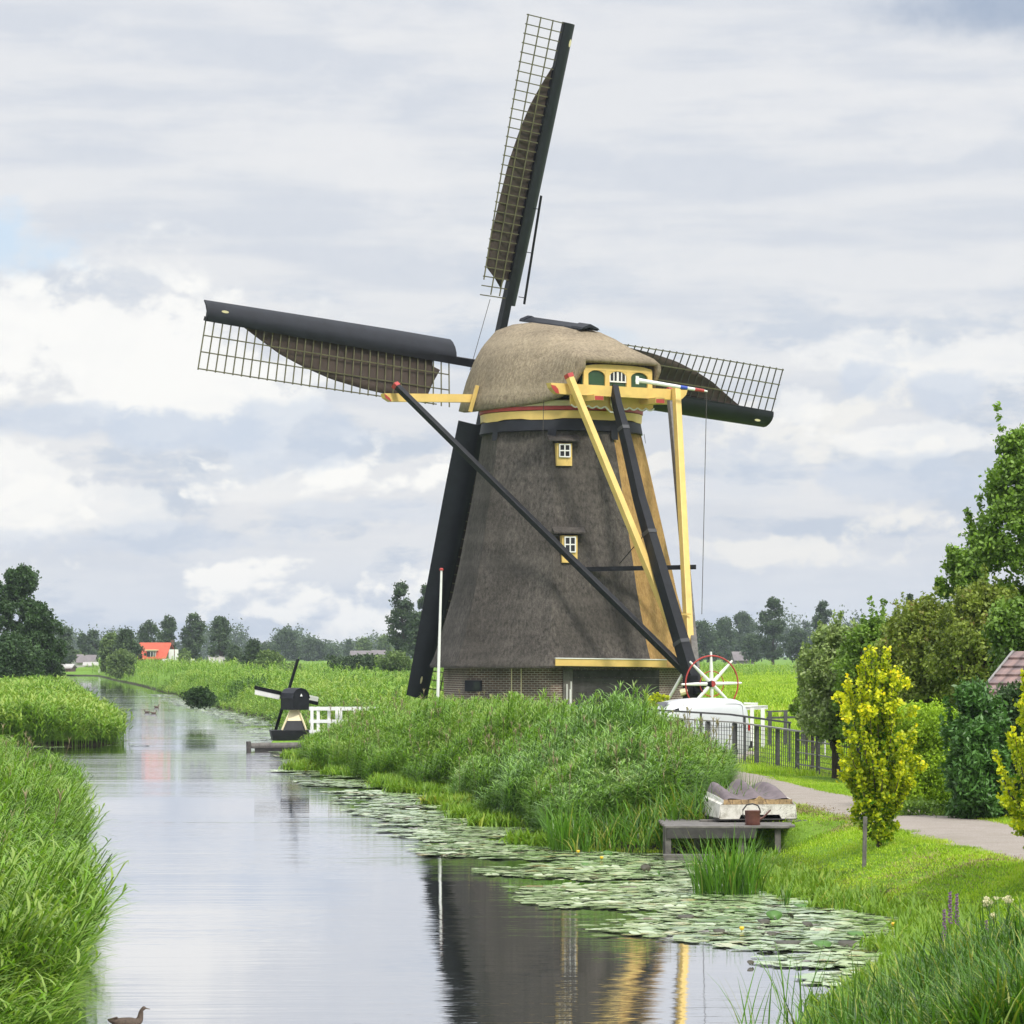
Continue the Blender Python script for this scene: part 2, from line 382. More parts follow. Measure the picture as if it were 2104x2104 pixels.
ys = np.concatenate([np.arange(8, 60, .5), np.arange(60, 150, .75), np.arange(150, 300, 5), np.arange(300, 600, 15), np.arange(600, 1200, 60), [1200, 1500, 2000, 2600, 3400]])
offR = np.array([0, .25, .5, .8, 1.1, 1.5, 2, 2.6, 3.3, 4.2, 5.2, 6.4, 8, 10, 13, 18, 26, 40, 70, 130, 260, 520, 1000])
offL = np.array([0, .3, .6, 1, 1.5, 2.2, 3, 4.5, 7, 12, 20, 40, 80, 160, 320, 600, 1000])
rows = []
for y in ys:
    xl, xr = float(XL(y)), float(XR(y))
    if y >= 575: wd = 0.02; xr = xl+wd
    mid = xl+(xr-xl)*np.array([.12, .3, .5, .7, .88])
    xs = np.concatenate([xl-offL[::-1], mid, xr+offR])
    zz = np.concatenate([hill(offL[::-1], np.full(len(offL), y), -1), [-.12, -.5, -.6, -.5, -.12] if y < 575 else [.6]*5, hill(offR, np.full(len(offR), y), 1)])
    if y >= 560: zz = np.maximum(zz, .65)
    rows.append(np.stack([xs, np.full_like(xs, y), zz], 1))
W_ = len(rows[0]); V = np.concatenate(rows)
i, j = np.meshgrid(np.arange(len(ys)-1), np.arange(W_-1), indexing='ij')
Fq = np.stack([i*W_+j, i*W_+j+1, (i+1)*W_+j+1, (i+1)*W_+j], -1).reshape(-1, 4)
tag(npmesh('ground', V, Fq, MT['ground'], smooth=True), kind='structure')

def water_mat():
    m, nt, b = node_mat('canal water')
    nt.nodes.remove(b)
    tc = nt.nodes.new('ShaderNodeTexCoord')
    def wn(sc, st, det=3, ro=.5):
        return tnoise(nt, sc, det, ro, st)
    h1 = wn(1.0, (.28, 2.2, 1), 4, .6)      # long ripples across the canal
    h2 = wn(1.0, (1.6, 9.0, 1), 3, .5)
    h0 = wn(1.0, (.06, .33, 1), 3, .55)      # slow swell that breaks the mirror into streaks
    pt = wn(1.0, (.03, .11, 1), 3, .5)
    sp = nt.nodes.new('ShaderNodeSeparateXYZ'); nt.links.new(tc.outputs['Object'], sp.inputs[0])
    # the gust patch between the reed beds and the small mill
    mr = nt.nodes.new('ShaderNodeMapRange'); mr.interpolation_type = 'SMOOTHSTEP'; nt.links.new(sp.outputs[1], mr.inputs[0]); mr.inputs[1].default_value = 82; mr.inputs[2].default_value = 112
    mr2 = nt.nodes.new('ShaderNodeMapRange'); mr2.interpolation_type = 'SMOOTHSTEP'; nt.links.new(sp.outputs[1], mr2.inputs[0]); mr2.inputs[1].default_value = 126; mr2.inputs[2].default_value = 117
    mu = nt.nodes.new('ShaderNodeMath'); mu.operation = 'MULTIPLY'; nt.links.new(mr.outputs[0], mu.inputs[0]); nt.links.new(mr2.outputs[0], mu.inputs[1])
    st = nt.nodes.new('ShaderNodeMath'); st.operation = 'MULTIPLY_ADD'; nt.links.new(mu.outputs[0], st.inputs[0]); st.inputs[1].default_value = .28
    far = nt.nodes.new('ShaderNodeMapRange'); nt.links.new(sp.outputs[1], far.inputs[0])
    for q_, v_ in zip((1, 2, 3, 4), (38, 90, .048, .085)): far.inputs[q_].default_value = v_
    nt.links.new(far.outputs[0], st.inputs[2])
    ad = nt.nodes.new('ShaderNodeMath'); ad.operation = 'MULTIPLY_ADD'; nt.links.new(h2, ad.inputs[0]); ad.inputs[1].default_value = .25; nt.links.new(h1, ad.inputs[2])
    a2 = nt.nodes.new('ShaderNodeMath'); a2.operation = 'MULTIPLY_ADD'; nt.links.new(h0, a2.inputs[0]); a2.inputs[1].default_value = 3.2; nt.links.new(ad.outputs[0], a2.inputs[2]); ad = a2
    pm = nt.nodes.new('ShaderNodeMapRange'); nt.links.new(pt, pm.inputs[0])
    for q_, v_ in zip((1, 2, 3, 4), (.35, .65, .55, 1.9)): pm.inputs[q_].default_value = v_
    s2 = nt.nodes.new('ShaderNodeMath'); s2.operation = 'MULTIPLY'; nt.links.new(st.outputs[0], s2.inputs[0]); nt.links.new(pm.outputs[0], s2.inputs[1]); st = s2
    n = nt.nodes.new('ShaderNodeBump'); nt.links.new(st.outputs[0], n.inputs['Strength']); n.inputs['Distance'].default_value = .05
    nt.links.new(ad.outputs[0], n.inputs['Height'])
    fr = nt.nodes.new('ShaderNodeFresnel'); fr.inputs[0].default_value = 1.33; nt.links.new(n.outputs[0], fr.inputs[1])
    pw = nt.nodes.new('ShaderNodeMath'); pw.operation = 'POWER'; nt.links.new(fr.outputs[0], pw.inputs[0]); pw.inputs[1].default_value = .27
    df = nt.nodes.new('ShaderNodeBsdfDiffuse'); df.inputs[0].default_value = (.045, .05, .04, 1)
    gl = nt.nodes.new('ShaderNodeBsdfGlossy'); gl.inputs['Color'].default_value = (.97, .97, 1, 1); gl.inputs['Roughness'].default_value = .02; nt.links.new(n.outputs[0], gl.inputs['Normal'])
    mx = nt.nodes.new('ShaderNodeMixShader'); nt.links.new(pw.outputs[0], mx.inputs[0]); nt.links.new(df.outputs[0], mx.inputs[1]); nt.links.new(gl.outputs[0], mx.inputs[2])
    nt.links.new(mx.outputs[0], nt.nodes['Material Output'].inputs[0])
    return m
MT['water'] = water_mat()
yw = np.concatenate([np.arange(8, 150, .5), np.arange(150, 575, 5), [574]])
V = np.array([[x, y, 0] for y in yw for x in (XL(y)-.8, XR(y)+.8)], float)
Fq = np.array([[2*i, 2*i+1, 2*i+3, 2*i+2] for i in range(len(yw)-1)])
tag(npmesh('water', V, Fq, MT['water']), kind='structure')

def gravel_mat():
    m, nt, b = node_mat('gravel path')
    fine = tnoise(nt, 40, 5, .75); mid = tnoise(nt, 1.4, 6, .65)
    col = ramp(nt, fine, [(.3, (.20, .17, .145)), (.7, (.42, .37, .32))])
    col = cmix(nt, ramp(nt, mid, [(.42, (0,)*3), (.7, (.5,)*3)]), col, (.22, .19, .14))
    nt.links.new(col, b.inputs['Base Color']); b.inputs['Roughness'].default_value = .95
    bump(nt, b, fine, .7, .03)
    return m
MT['gravel'] = gravel_mat()
pathpts = np.array([(20, 10.2, 3.4), (36, 9.2, 2.9), (40, 8.95, 2.75), (46.8, 8.35, 2.7), (57, 7.35, 2.45), (66, 6.3, 2.1), (72, 5.75, 1.7), (80, 5.45, 1.5), (90, 5.2, 1.6), (98, 5.4, 3), (104, 5.6, 4.5), (118, 5.4, 5)])
yp = np.arange(20, 118, 1.0); cx = np.interp(yp, pathpts[:, 0], pathpts[:, 1]); wx = np.interp(yp, pathpts[:, 0], pathpts[:, 2])
er = np.random.default_rng(3)
jl = np.convolve(er.normal(0, .28, len(yp)+4), np.ones(3)/3, 'same')[:len(yp)]; jr = np.convolve(er.normal(0, .28, len(yp)+4), np.ones(3)/3, 'same')[:len(yp)]
fr = np.linspace(-.5, .5, 9)
V = []
for k, y in enumerate(yp):
    for t in fr:
        x = cx[k]+t*(wx[k]+(jl[k] if t < 0 else jr[k])); V.append((x, y, float(zg(x, y))+.006+.018*(1-(2*t)**4)))
V = np.array(V); W2 = len(fr)
i, j = np.meshgrid(np.arange(len(yp)-1), np.arange(W2-1), indexing='ij')
Fq = np.stack([i*W2+j, i*W2+j+1, (i+1)*W2+j+1, (i+1)*W2+j], -1).reshape(-1, 4)
tag(npmesh('path', V, Fq, MT['gravel'], smooth=True), kind='structure')
def on_path(x, y, m=.0):
    c = np.interp(y, pathpts[:, 0], pathpts[:, 1]); w_ = np.interp(y, pathpts[:, 0], pathpts[:, 2])
    return (np.abs(x-c) < w_/2+m) & (y < 118)

# ---------------------------------------------------------------- scattered plants
def ribbon(base, dirh, length, width, rise, droop, seg=3, fold=0.0):
    """leaf blade as a quad strip: starts going up by 'rise', arcs over by 'droop'"""
    dirh = unit(np.array([dirh[0], dirh[1], 0])); side = np.array([-dirh[1], dirh[0], 0])
    ang = rise; p = np.array(base, float); P = [p.copy()]
    for s in range(seg):
        d = dirh*cos(ang)+np.array([0, 0, sin(ang)]); p = p+d*length/seg; P.append(p.copy()); ang -= droop/seg
    V = []
    for k, q in enumerate(P):
        t = k/seg; wd = width*(.55+.9*t if t < .4 else max(.06, (1-t)/.6*.95))
        V += [q-side*wd/2, q+side*wd/2]
    return V, [(2*k, 2*k+1, 2*k+3, 2*k+2) for k in range(seg)]
def template(parts):
    V = []; Fs = []; T = []; n = 0
    for v, f, t in parts:
        V += list(v); Fs += [[n+a for a in q] for q in f]; T += [t]*len(v) if np.isscalar(t) else list(t); n += len(v)
    return np.array(V, np.float32), np.array(Fs, np.int32), np.array(T, np.float32)
def reed_template(r, h, nleaf, leafL, leafW, plume=False, lean=.1, seg=3, wind=.6, low=.15):
    parts = []
    lx = lean*r.uniform(.4, 1.3); bend = lambda z: np.array([lx*(z/h)**2*h, lean*.2*r.normal()*0, z])
    zs = np.linspace(0, h, 4)
    for a in (0, pi/2):
        sd_ = np.array([cos(a), sin(a), 0])*.005
        V = []
        for z in zs: V += [bend(z)-sd_*1.2, bend(z)+sd_*1.2]
        parts.append((V, [(2*k, 2*k+1, 2*k+3, 2*k+2) for k in range(3)], .3))
    a0 = r.uniform(0, 2*pi)
    for k in range(nleaf):
        z = h*(low+(1-low)*(k+.5)/nleaf*1.0)
        a = a0+k*pi+r.normal(0, .5)
        d = np.array([cos(a)+wind, sin(a)*.8])
        l = leafL*r.uniform(.7, 1.2)*(1.0 if k < nleaf-2 else .7)
        v, f = ribbon(bend(z), d, l, leafW*r.uniform(.8, 1.2), R(r.uniform(35, 72)), R(r.uniform(50, 120)), seg)
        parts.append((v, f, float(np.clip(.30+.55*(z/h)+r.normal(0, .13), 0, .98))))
    if plume:
        for q in range(5):
            v, f = ribbon(bend(h*.97), (cos(q*1.3)+.5, sin(q*1.3)), .22, .03, R(78), R(60), 2); parts.append((v, f, .9))
    return template(parts)
def scatter(name, temps, P, mat, parent=None, smin=.85, smax=1.15, rot=True, zscale=None, leanx=None, tintj=.08, rr=None, tbias=None, keeprot=.0):
    """one mesh holding a copy of a random template at every point of P"""
    rr = rr or rng; n = len(P); which = rr.integers(0, len(temps), n); Vs = []; Fs = []; Ts = []; base = 0
    sc = rr.uniform(smin, smax, n)
    if zscale is None: zscale = np.ones(n)
    for t, (tv, tf, tt) in enumerate(temps):
        idx = np.nonzero(which == t)[0]
        if len(idx) == 0: continue
        ang = rr.uniform(-pi, pi, len(idx))*(1 if rot is True else rot)
        c, s = np.cos(ang), np.sin(ang)
        x = (tv[None, :, 0]*c[:, None]-tv[None, :, 1]*s[:, None])*sc[idx, None]
        y = (tv[None, :, 0]*s[:, None]+tv[None, :, 1]*c[:, None])*sc[idx, None]
        z = tv[None, :, 2]*(sc[idx]*zscale[idx])[:, None]
        if leanx is not None: x = x+z*leanx[idx][:, None]
        P_ = P[idx]
        vv = np.stack([x+P_[:, None, 0], y+P_[:, None, 1], z+P_[:, None, 2]], -1).reshape(-1, 3)
        ff = (tf[None]+(np.arange(len(idx))*len(tv))[:, None, None]+base).reshape(-1, tf.shape[1])
        tb = rr.normal(0, tintj, len(idx)) + (tbias[idx] if tbias is not None else 0)
        ti = np.clip(tt[None]+tb[:, None], 0, 1).ravel()
        Vs.append(vv); Fs.append(ff); Ts.append(ti); base += len(vv)
    return npmesh(name, np.concatenate(Vs), np.concatenate(Fs), mat, parent, np.concatenate(Ts))
def vnoise(x, y, s, seed=0):
    """smooth value noise for clumping"""
    r = np.random.default_rng(seed); T = r.random((64, 64)); x = np.asarray(x)/s+100; y = np.asarray(y)/s+100
    xi = np.floor(x).astype(int); yi = np.floor(y).astype(int); fx = x-xi; fy = y-yi; fx = fx*fx*(3-2*fx); fy = fy*fy*(3-2*fy)
    g = lambda a, b: T[a % 64, b % 64]
    return (g(xi, yi)*(1-fx)+g(xi+1, yi)*fx)*(1-fy)+(g(xi, yi+1)*(1-fx)+g(xi+1, yi+1)*fx)*fy

MT['reed'] = leafy('reed leaves', (.020, .060, .007), (.185, .355, .028), .40, .35, (.27, .38, .08))
MT['reedfar'] = leafy('far reeds', (.025, .07, .010), (.20, .36, .035), .6, .3, (.30, .40, .08))
MT['reedgrey'] = leafy('grey green reed leaves', (.03, .085, .016), (.23, .41, .075), .34, .3, (.30, .38, .14))
MT['sedge'] = leafy('sedge blades', (.018, .06, .006), (.14, .31, .025), .34, .3, (.30, .32, .06))
MT['lawn'] = leafy('lawn blades', (.15, .27, .010), (.40, .58, .03), .6, .35, (.46, .50, .08))
MT['weed'] = leafy('low bank herbs', (.09, .19, .015), (.22, .36, .03), .5, .3, (.36, .34, .05))

r_ = np.random.default_rng(11)
near_t = [reed_template(r_, r_.uniform(1.2, 1.85), 12, .52, .024, lean=.16, wind=.45, seg=3) for _ in range(10)]
tall_t = [reed_template(r_, r_.uniform(1.45, 1.95), 13, .54, .030, plume=(k == 0), lean=.12, wind=.35) for k in range(10)]
mid_t = [reed_template(r_, r_.uniform(1.4, 1.9), 9, .5, .036, plume=(k < 1), lean=.1, seg=2, wind=.4, low=.3) for k in range(8)]
far_t = [reed_template(r_, r_.uniform(1.3, 1.9), 7, .6, .075, plume=(k < 1), lean=.1, seg=2, wind=.4, low=.35) for k in range(8)]

def region(n, y0, y1, xfun, rr, acc=None):
    y = rr.uniform(y0, y1, n); lo, hi = xfun(y); x = lo+(hi-lo)*rr.random(n)
    if acc is not None:
        k = acc(x, y); x = x[k]; y = y[k]
    return x, y
def frame_left(y): return -(1052/F)*y-.8      # nothing of the bank shows beyond this line
rr = np.random.default_rng(21)
# left bank, near bed (20-112 m)
def leftbed(n, y0, y1, wmax):
    y = rr.uniform(y0, y1, n); sh = XL(y); lo = np.maximum(frame_left(y), sh-wmax); x = lo+(sh+.25-lo)*rr.random(n)**.85
    return x, y
x, y = leftbed(13000, 25, 86, 4.5); e = XL(y)-x
zs_ = (.80+.22*np.clip(e/1.2, 0, 1)+.50*(vnoise(x, y, 1.1, 3)-.5)+.16*(vnoise(x, y, .4, 4)-.5))*np.interp(y, [25, 45, 70, 86], [.84, .80, .66, .50])
ln = np.where(e < .7, .30*(1-np.clip(e, 0, .7)/.7)*rr.uniform(.3, 1.25, len(e))+.08, .05)+.1*(vnoise(x, y, 1.7, 5)-.5)
P = np.stack([x, y, np.maximum(zg(x, y), -.1)], 1)
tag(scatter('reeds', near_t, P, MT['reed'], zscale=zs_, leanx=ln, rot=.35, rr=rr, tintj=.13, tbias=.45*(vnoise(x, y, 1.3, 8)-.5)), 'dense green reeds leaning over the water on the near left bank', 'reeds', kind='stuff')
x, y = leftbed(3500, 80, 90, 5.0); e = XL(y)-x
k = (e > -.2) & (y < 86); x, y, e = x[k], y[k], e[k]
zs_ = .46+.3*(vnoise(x, y, 1.6, 3)-.5)
P = np.stack([x, y, np.maximum(zg(x, y), -.1)], 1)
tag(scatter('reeds', mid_t, P, MT['reed'], zscale=zs_, leanx=.1*np.ones(len(x)), rot=.5, rr=rr, tbias=.35*(vnoise(x, y, 2, 8)-.5)), 'dense green reeds at the end of the near left bed, before the small inlet', 'reeds', kind='stuff')
x = None
y = rr.uniform(25, 90, 5000); lo = XL(y)-9; hi = frame_left(y); k = hi > lo; y, lo, hi = y[k], lo[k], hi[k]; x = lo+(hi-lo)*rr.random(len(y))
P = np.stack([x, y, zg(x, y)], 1)
tag(scatter('reeds', mid_t, P, MT['reed'], rr=rr, zscale=np.interp(y, [50, 85], [.75, .45]), tbias=.35*(vnoise(x, y, 2, 8)-.5)), 'reeds further back on the near left bank at the very edge of the picture', 'reeds', kind='stuff')
# left bank beyond the inlet
x, y = region(24000, 129, 300, lambda y: (np.maximum(frame_left(y), XL(y)-26), XL(y)+.3), rr)
e = XL(y)-x; k = rr.random(len(x)) < np.interp(e, [0, 4, 26], [1, .55, .25]); x, y, e = x[k], y[k], e[k]
P = np.stack([x, y, np.maximum(zg(x, y), -.1)], 1)
zs_ = .56+.26*(vnoise(x, y, 3, 13)-.5)-.10*np.clip((e-6)/10, 0, 1); dark = -.35*(vnoise(x, y, 4, 18) > .72)*(e < 3)
tag(scatter('reeds', far_t, P, MT['reedfar'], zscale=zs_, rr=rr, tintj=.12, tbias=.5*(vnoise(x, y, 5, 9)-.5)+.35*(vnoise(x, y, 1.8, 60)-.5)+.06+dark), 'broad bright green reed bank beyond the inlet on the left', 'reeds', kind='stuff')
x, y = region(7000, 300, 560, lambda y: (XL(y)-26, XL(y)+.3), rr); P = np.stack([x, y, np.maximum(zg(x, y), -.1)], 1)
tag(scatter('reeds', far_t, P, MT['reedfar'], smin=1.0, smax=1.4, zscale=np.full(len(x), .42), rr=rr, tbias=.2*(vnoise(x, y, 9, 9)-.5)+.2), 'low reeds along the far end of the left bank', 'reeds', kind='stuff')
# right bank in front of the mill
def rb(y):
    return XR(y)-.1, np.interp(y, [58, 61, 66, 72, 80, 88, 95, 112, 126], [2.3, 2.9, 3.7, 4.6, 5.0, 4.2, 2.5, 2.3, 1.5])
def accR(x, y): return rr.random(len(x)) < np.interp(x-XR(y), [0, 3, 9], [1, .8, .5])
x, y = region(16500, 60.5, 99, rb, rr, accR)
# bright herbs at the waterline left of the jetty are a stuff of their own
k = y > 60.4+3.2*(vnoise(x, x*0, .7, 88)-.25)*np.clip((x-.5)/1, 0, 1); x, y = x[k], y[k]
P = np.stack([x, y, np.maximum(zg(x, y), -.1)], 1)
zs_ = (.76+.34*np.clip((x-XR(y))/2, 0, 1)+.60*(vnoise(x, y, 2.2, 31)-.5))*np.interp(y, [60.5, 64, 70, 100], [.62, .85, 1, 1.0])
zs_ *= np.interp(y, [60.5, 64, 70, 80, 90, 100], [.66, .74, .72, .66, .60, .56])
hi_ = rb(y)[1]; zs_ *= .40+.60*np.clip((hi_-x)/2.2, 0, 1)**.8
zs_ *= 1+.22*(vnoise(x, y, .7, 32)-.5)
grey = vnoise(x, y, 3.5, 44)
kk = (grey > .45) & (x < 2.6) & (y < 84)
for sel, mt_, lab in ((kk, 'reedgrey', 'grey green reed stand with drooping leaves beside the lily water in front of the mill'), (~kk, 'reed', 'tall green reed bed between the canal and the windmill')):
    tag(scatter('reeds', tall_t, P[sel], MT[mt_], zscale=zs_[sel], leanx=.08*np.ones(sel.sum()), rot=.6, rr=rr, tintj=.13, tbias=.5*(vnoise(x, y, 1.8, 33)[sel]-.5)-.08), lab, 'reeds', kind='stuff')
x, y = region(13000, 98, 124, rb, rr); k = (y < 118.5) | (x > -3.6); x, y = x[k], y[k]; P = np.stack([x, y, np.maximum(zg(x, y), -.1)], 1)
zs_ = (.60+.30*(vnoise(x, y, 2.5, 35)-.5))*np.interp(x-XR(y), [0, 2, 4], [.70, .9, 1.0])*np.interp(x, [-6, -3, 3], [1.12, 1.0, .92])
tag(scatter('reeds', mid_t, P, MT['reed'], zscale=zs_, rr=rr, rot=.6, tbias=.4*(vnoise(x, y, 2.5, 36)-.5)+.08), 'reeds at the foot of the windmill behind the white bridge rail', 'reeds', kind='stuff')
# last year's dead stalks and plumes between the green ones
MT['deadreed'] = leafy('dead reed stalks', (.10, .085, .045), (.30, .26, .15), .8, .15)
dead_t = [reed_template(r_, r_.uniform(1.4, 1.9), 3, .35, .02, plume=True, lean=.25, seg=2) for _ in range(6)]
x, y = region(380, 62, 118, rb, rr); x2, y2 = leftbed(90, 28, 86, 3.5); x = np.concatenate([x, x2]); y = np.concatenate([y, y2]); P = np.stack([x, y, np.maximum(zg(x, y), -.1)], 1)
tag(scatter('dead_reeds', dead_t, P, MT['deadreed'], rr=rr, smin=.6, smax=.92), 'straw coloured dead stalks and seed heads among the green reeds', 'reeds', kind='stuff')
# low herbs on the waterline
def herb_template(r, n, h, wd, spread):
    parts = []
    for k in range(n):
        a = r.uniform(0, 2*pi); v, f = ribbon((r.normal(0, spread), r.normal(0, spread), 0), (cos(a), sin(a)), h*r.uniform(.6, 1.2), wd, R(r.uniform(45, 85)), R(r.uniform(20, 90)), 2)
        parts.append((v, f, float(r.uniform(.25, .85))))
    return template(parts)
herb_t = [herb_template(r_, 12, .32, .05, .09) for _ in range(6)]
x, y = region(7000, 61, 118, lambda y: (XR(y)-.7, XR(y)+.6), rr); k = vnoise(x, y, 2.3, 81) > np.interp(y, [60, 64, 70, 100, 118], [.8, .62, .45, .4, .6]); x, y = x[k], y[k]; P = np.stack([x, y, np.maximum(zg(x, y), -.02)], 1)
tag(scatter('bank_herbs', herb_t, P, MT['weed'], rr=rr, tbias=.3*(vnoise(x, y, 2, 5)-.5)), 'low bright green herbs along the waterline under the reeds', 'herbs', kind='stuff')
x, y = region(2000, 30, 57, lambda y: (XR(y)-.45, XR(y)+.4), rr); P = np.stack([x, y, np.maximum(zg(x, y), -.02)], 1)
tag(scatter('bank_herbs', herb_t, P, MT['weed'], rr=rr, smin=.35, smax=.9), 'small herbs along the edge of the lawn by the lily pads', 'herbs', kind='stuff')
# right bank behind the small mill and on to the house
x, y = region(46000, 126, 330, lambda y: (XR(y)-.3, XR(y)+np.interp(y, [126, 140, 330], [6, 34, 60])), rr)
e = x-XR(y); k = (rr.random(len(x)) < np.interp(e, [0, 8, 50], [1, .6, .28])) & (x < (1010-1052)/F*y); x, y, e = x[k], y[k], e[k]
P = np.stack([x, y, np.maximum(zg(x, y), -.1)], 1)
zs_ = .68*(.72+.45*(vnoise(x, y, 5, 53)-.5)+.28*(vnoise(x, y, 14, 3)-.5))*np.interp(e, [0, 1.5, 5, 40], [.6, .9, 1, .8]); dark = -.4*(vnoise(x, y, 4.5, 58) > .74)
tag(scatter('reeds', far_t, P, MT['reedfar'], zscale=zs_, rr=rr, tintj=.12, tbias=.6*(vnoise(x, y, 6, 59)-.5)+.35*(vnoise(x, y, 2.2, 60)-.5)+dark+.04), 'rough reeds and tall grass on the right bank beyond the small black mill', 'reeds', kind='stuff')
x, y = region(12000, 330, 600, lambda y: (XR(y)-.3, XR(y)+100), rr); k = rr.random(len(x)) < np.interp(x-XR(y), [0, 10, 100], [1, .5, .4]); x, y = x[k], y[k]
P = np.stack([x, y, np.maximum(zg(x, y), -.1)], 1)
tag(scatter('reeds', far_t, P, MT['reedfar'], smin=1.0, smax=1.5, zscale=np.interp(x-XR(y), [0, 12, 30], [.75, .6, .42])+.35*(vnoise(x, y, 12, 3)-.5), rr=rr, tbias=.3*(vnoise(x, y, 9, 9)-.5)+.1), 'far reeds on the right bank towards the red roofed house', 'reeds', kind='stuff')
# lawn
def tuft(r, n, h, wd, spread):
    parts = []
    for k in range(n):
        a = r.uniform(0, 2*pi); bx, by = r.normal(0, spread, 2); d = np.array([cos(a), sin(a), 0]); s_ = np.array([-d[1], d[0], 0])*wd/2
        hh = h*r.uniform(.6, 1.2); b0 = np.array([bx, by, 0]); tip = b0+np.array([0, 0, hh])+d*hh*r.uniform(.2, .9)
        parts.append(([b0-s_, b0+s_, tip+s_*.2, tip-s_*.2], [(0, 1, 2, 3)], float(r.uniform(.15, .9))))
    return template(parts)
lawn_t = [tuft(r_, 10, .045, .013, .08) for _ in range(8)]
x, y = region(60000, 31, 88, lambda y: (XR(y)+.15, (1052/F)*y+.6), rr)
k = ~on_path(x, y, -.12+.22*(vnoise(x, y, .8, 90)-.5)) & (rr.random(len(x)) < np.interp(y, [31, 50, 88], [1, .9, .45])); x, y = x[k], y[k]
P = np.stack([x, y, zg(x, y)-.005], 1)
zs_ = .75+.5*(vnoise(x, y, .9, 61)-.5)+1.2*np.clip(1-(x-XR(y))/.6, 0, 1); zs_[on_path(x, y, .12)] *= 1.3
tag(scatter('lawn_grass', lawn_t, P, MT['lawn'], zscale=zs_, rr=rr, tbias=.5*(vnoise(x, y, 1.1, 62)-.5)+.4*(vnoise(x*.6, y, .25, 63)-.5)), 'mown bright green grass on the bank between the lily pads and the gravel path', 'grass', kind='stuff')
tuft2 = [tuft(r_, 10, .16, .03, .16) for _ in range(6)]
x, y = region(16000, 86, 150, lambda y: (np.interp(y, [86, 126, 150], [3.5, 0, -8]), (1052/F)*y+.6), rr)
k = ~on_path(x, y, -.1); x, y = x[k], y[k]; P = np.stack([x, y, zg(x, y)-.01], 1)
tag(scatter('rough_grass', tuft2, P, MT['lawn'], rr=rr, tbias=.4*(vnoise(x, y, 2, 62)-.5)), 'rough grass around the mill yard', 'grass', kind='stuff')
field_t = [tuft(r_, 10, .5, .10, .5) for _ in range(6)]
x, y = region(30000, 150, 620, lambda y: (y*.02, y*.12), rr); P = np.stack([x, y, zg(x, y)-.02], 1)
tag(scatter('field_grass', field_t, P, MT['lawn'], rr=rr, zscale=np.full(len(x), .8), tbias=.5*(vnoise(x, y, 14, 62)-.5)+.05), 'bright green grass field behind the white van', 'grass', kind='stuff')
# mown scars and clippings on the lawn
MT['hay'] = leafy('dry clippings', (.10, .075, .03), (.32, .25, .12), .9, .1)
hx = []; 
for (u, v, sx, sy) in ((1880, 1760, .7, .9), (1990, 1770, .8, .6), (1740, 1690, .5, .8), (1650, 1668, .5, 1.2), (1600, 1820, .3, .5), (1760, 1790, .2, .4)):
    D = F*(EYE-.62)/(v-HV); X = (u-1052)/F*D; q = rr.normal(0, 1, (260, 2)); hx.append(np.stack([X+q[:, 0]*sx*.5, D+q[:, 1]*sy, zg(X+q[:, 0]*sx*.5, D+q[:, 1]*sy)+.03], 1))
hay_t = [tuft(r_, 5, .05, .012, .06) for _ in range(4)]
tag(scatter('grass_clippings', hay_t, np.concatenate(hx), MT['hay'], rr=rr, zscale=np.full(sum(map(len, hx)), .6)), 'dry brown grass clippings and bare scars on the lawn', 'clippings', kind='stuff')

# ---------------------------------------------------------------- lily pads
def pads():
    m, nt, b = node_mat('lily pads')
    a = nt.nodes.new('ShaderNodeAttribute'); a.attribute_name = 'tint'
    col = ramp(nt, a.outputs['Fac'], [(0, (.09, .17, .04)), (.45, (.32, .44, .20)), (.86, (.54, .62, .38)), (.93, (.34, .28, .08)), (1, (.12, .09, .05))])
    nt.links.new(col, b.inputs['Base Color']); b.inputs['Roughness'].default_value = .16; b.inputs['Specular IOR Level'].default_value = .9
    return m
MT['pad'] = pads()
def pad_t(r):
    n = 9; ring = []; cx_, tl = r.normal(0, .022, 2)
    for k in range(n):
        a = .3+k*(2*pi-.6)/(n-1); rad = .125*(1+.06*r.normal()); ring.append((rad*cos(a)*1.15, rad*sin(a), .006+.008*r.random()+rad*cos(a)*cx_+rad*sin(a)*tl))
    V = [(.02, 0, .006)]+ring
    return template([(V, [(0, k, k+1) for k in range(1, n)], float(r.uniform(.3, .8)))])
pad_ts = [pad_t(r_) for _ in range(14)]
def zone_near(y):   # mat of pads off the right shore
    lo = np.interp(y, [36.5, 38.5, 40.5, 42, 48.5, 55, 59, 66, 74, 90, 104], [3.4, 2.6, 1.6, 1.2, .1, -.6, -1.5, -2.6, -3.4, -5.4, -7.6]); return lo, XR(y)+.15
x, y = region(21000, 36, 103, zone_near, rr)
lo, hi = zone_near(y); t = (x-lo)/(hi-lo+1e-6)
den = vnoise(x*.7, y, .8, 71)*.38+vnoise(x*.45, y, 2.4, 72)*.38+rr.random(len(x))*.24
k = (den > np.interp(t, [0, .2, .45, 1], [.66, .55, .43, .28])+np.interp(y, [38, 41, 60, 75, 100], [.10, 0, 0, .0, .02])); x, y = x[k], y[k]
xs2, ys2 = [x], [y]
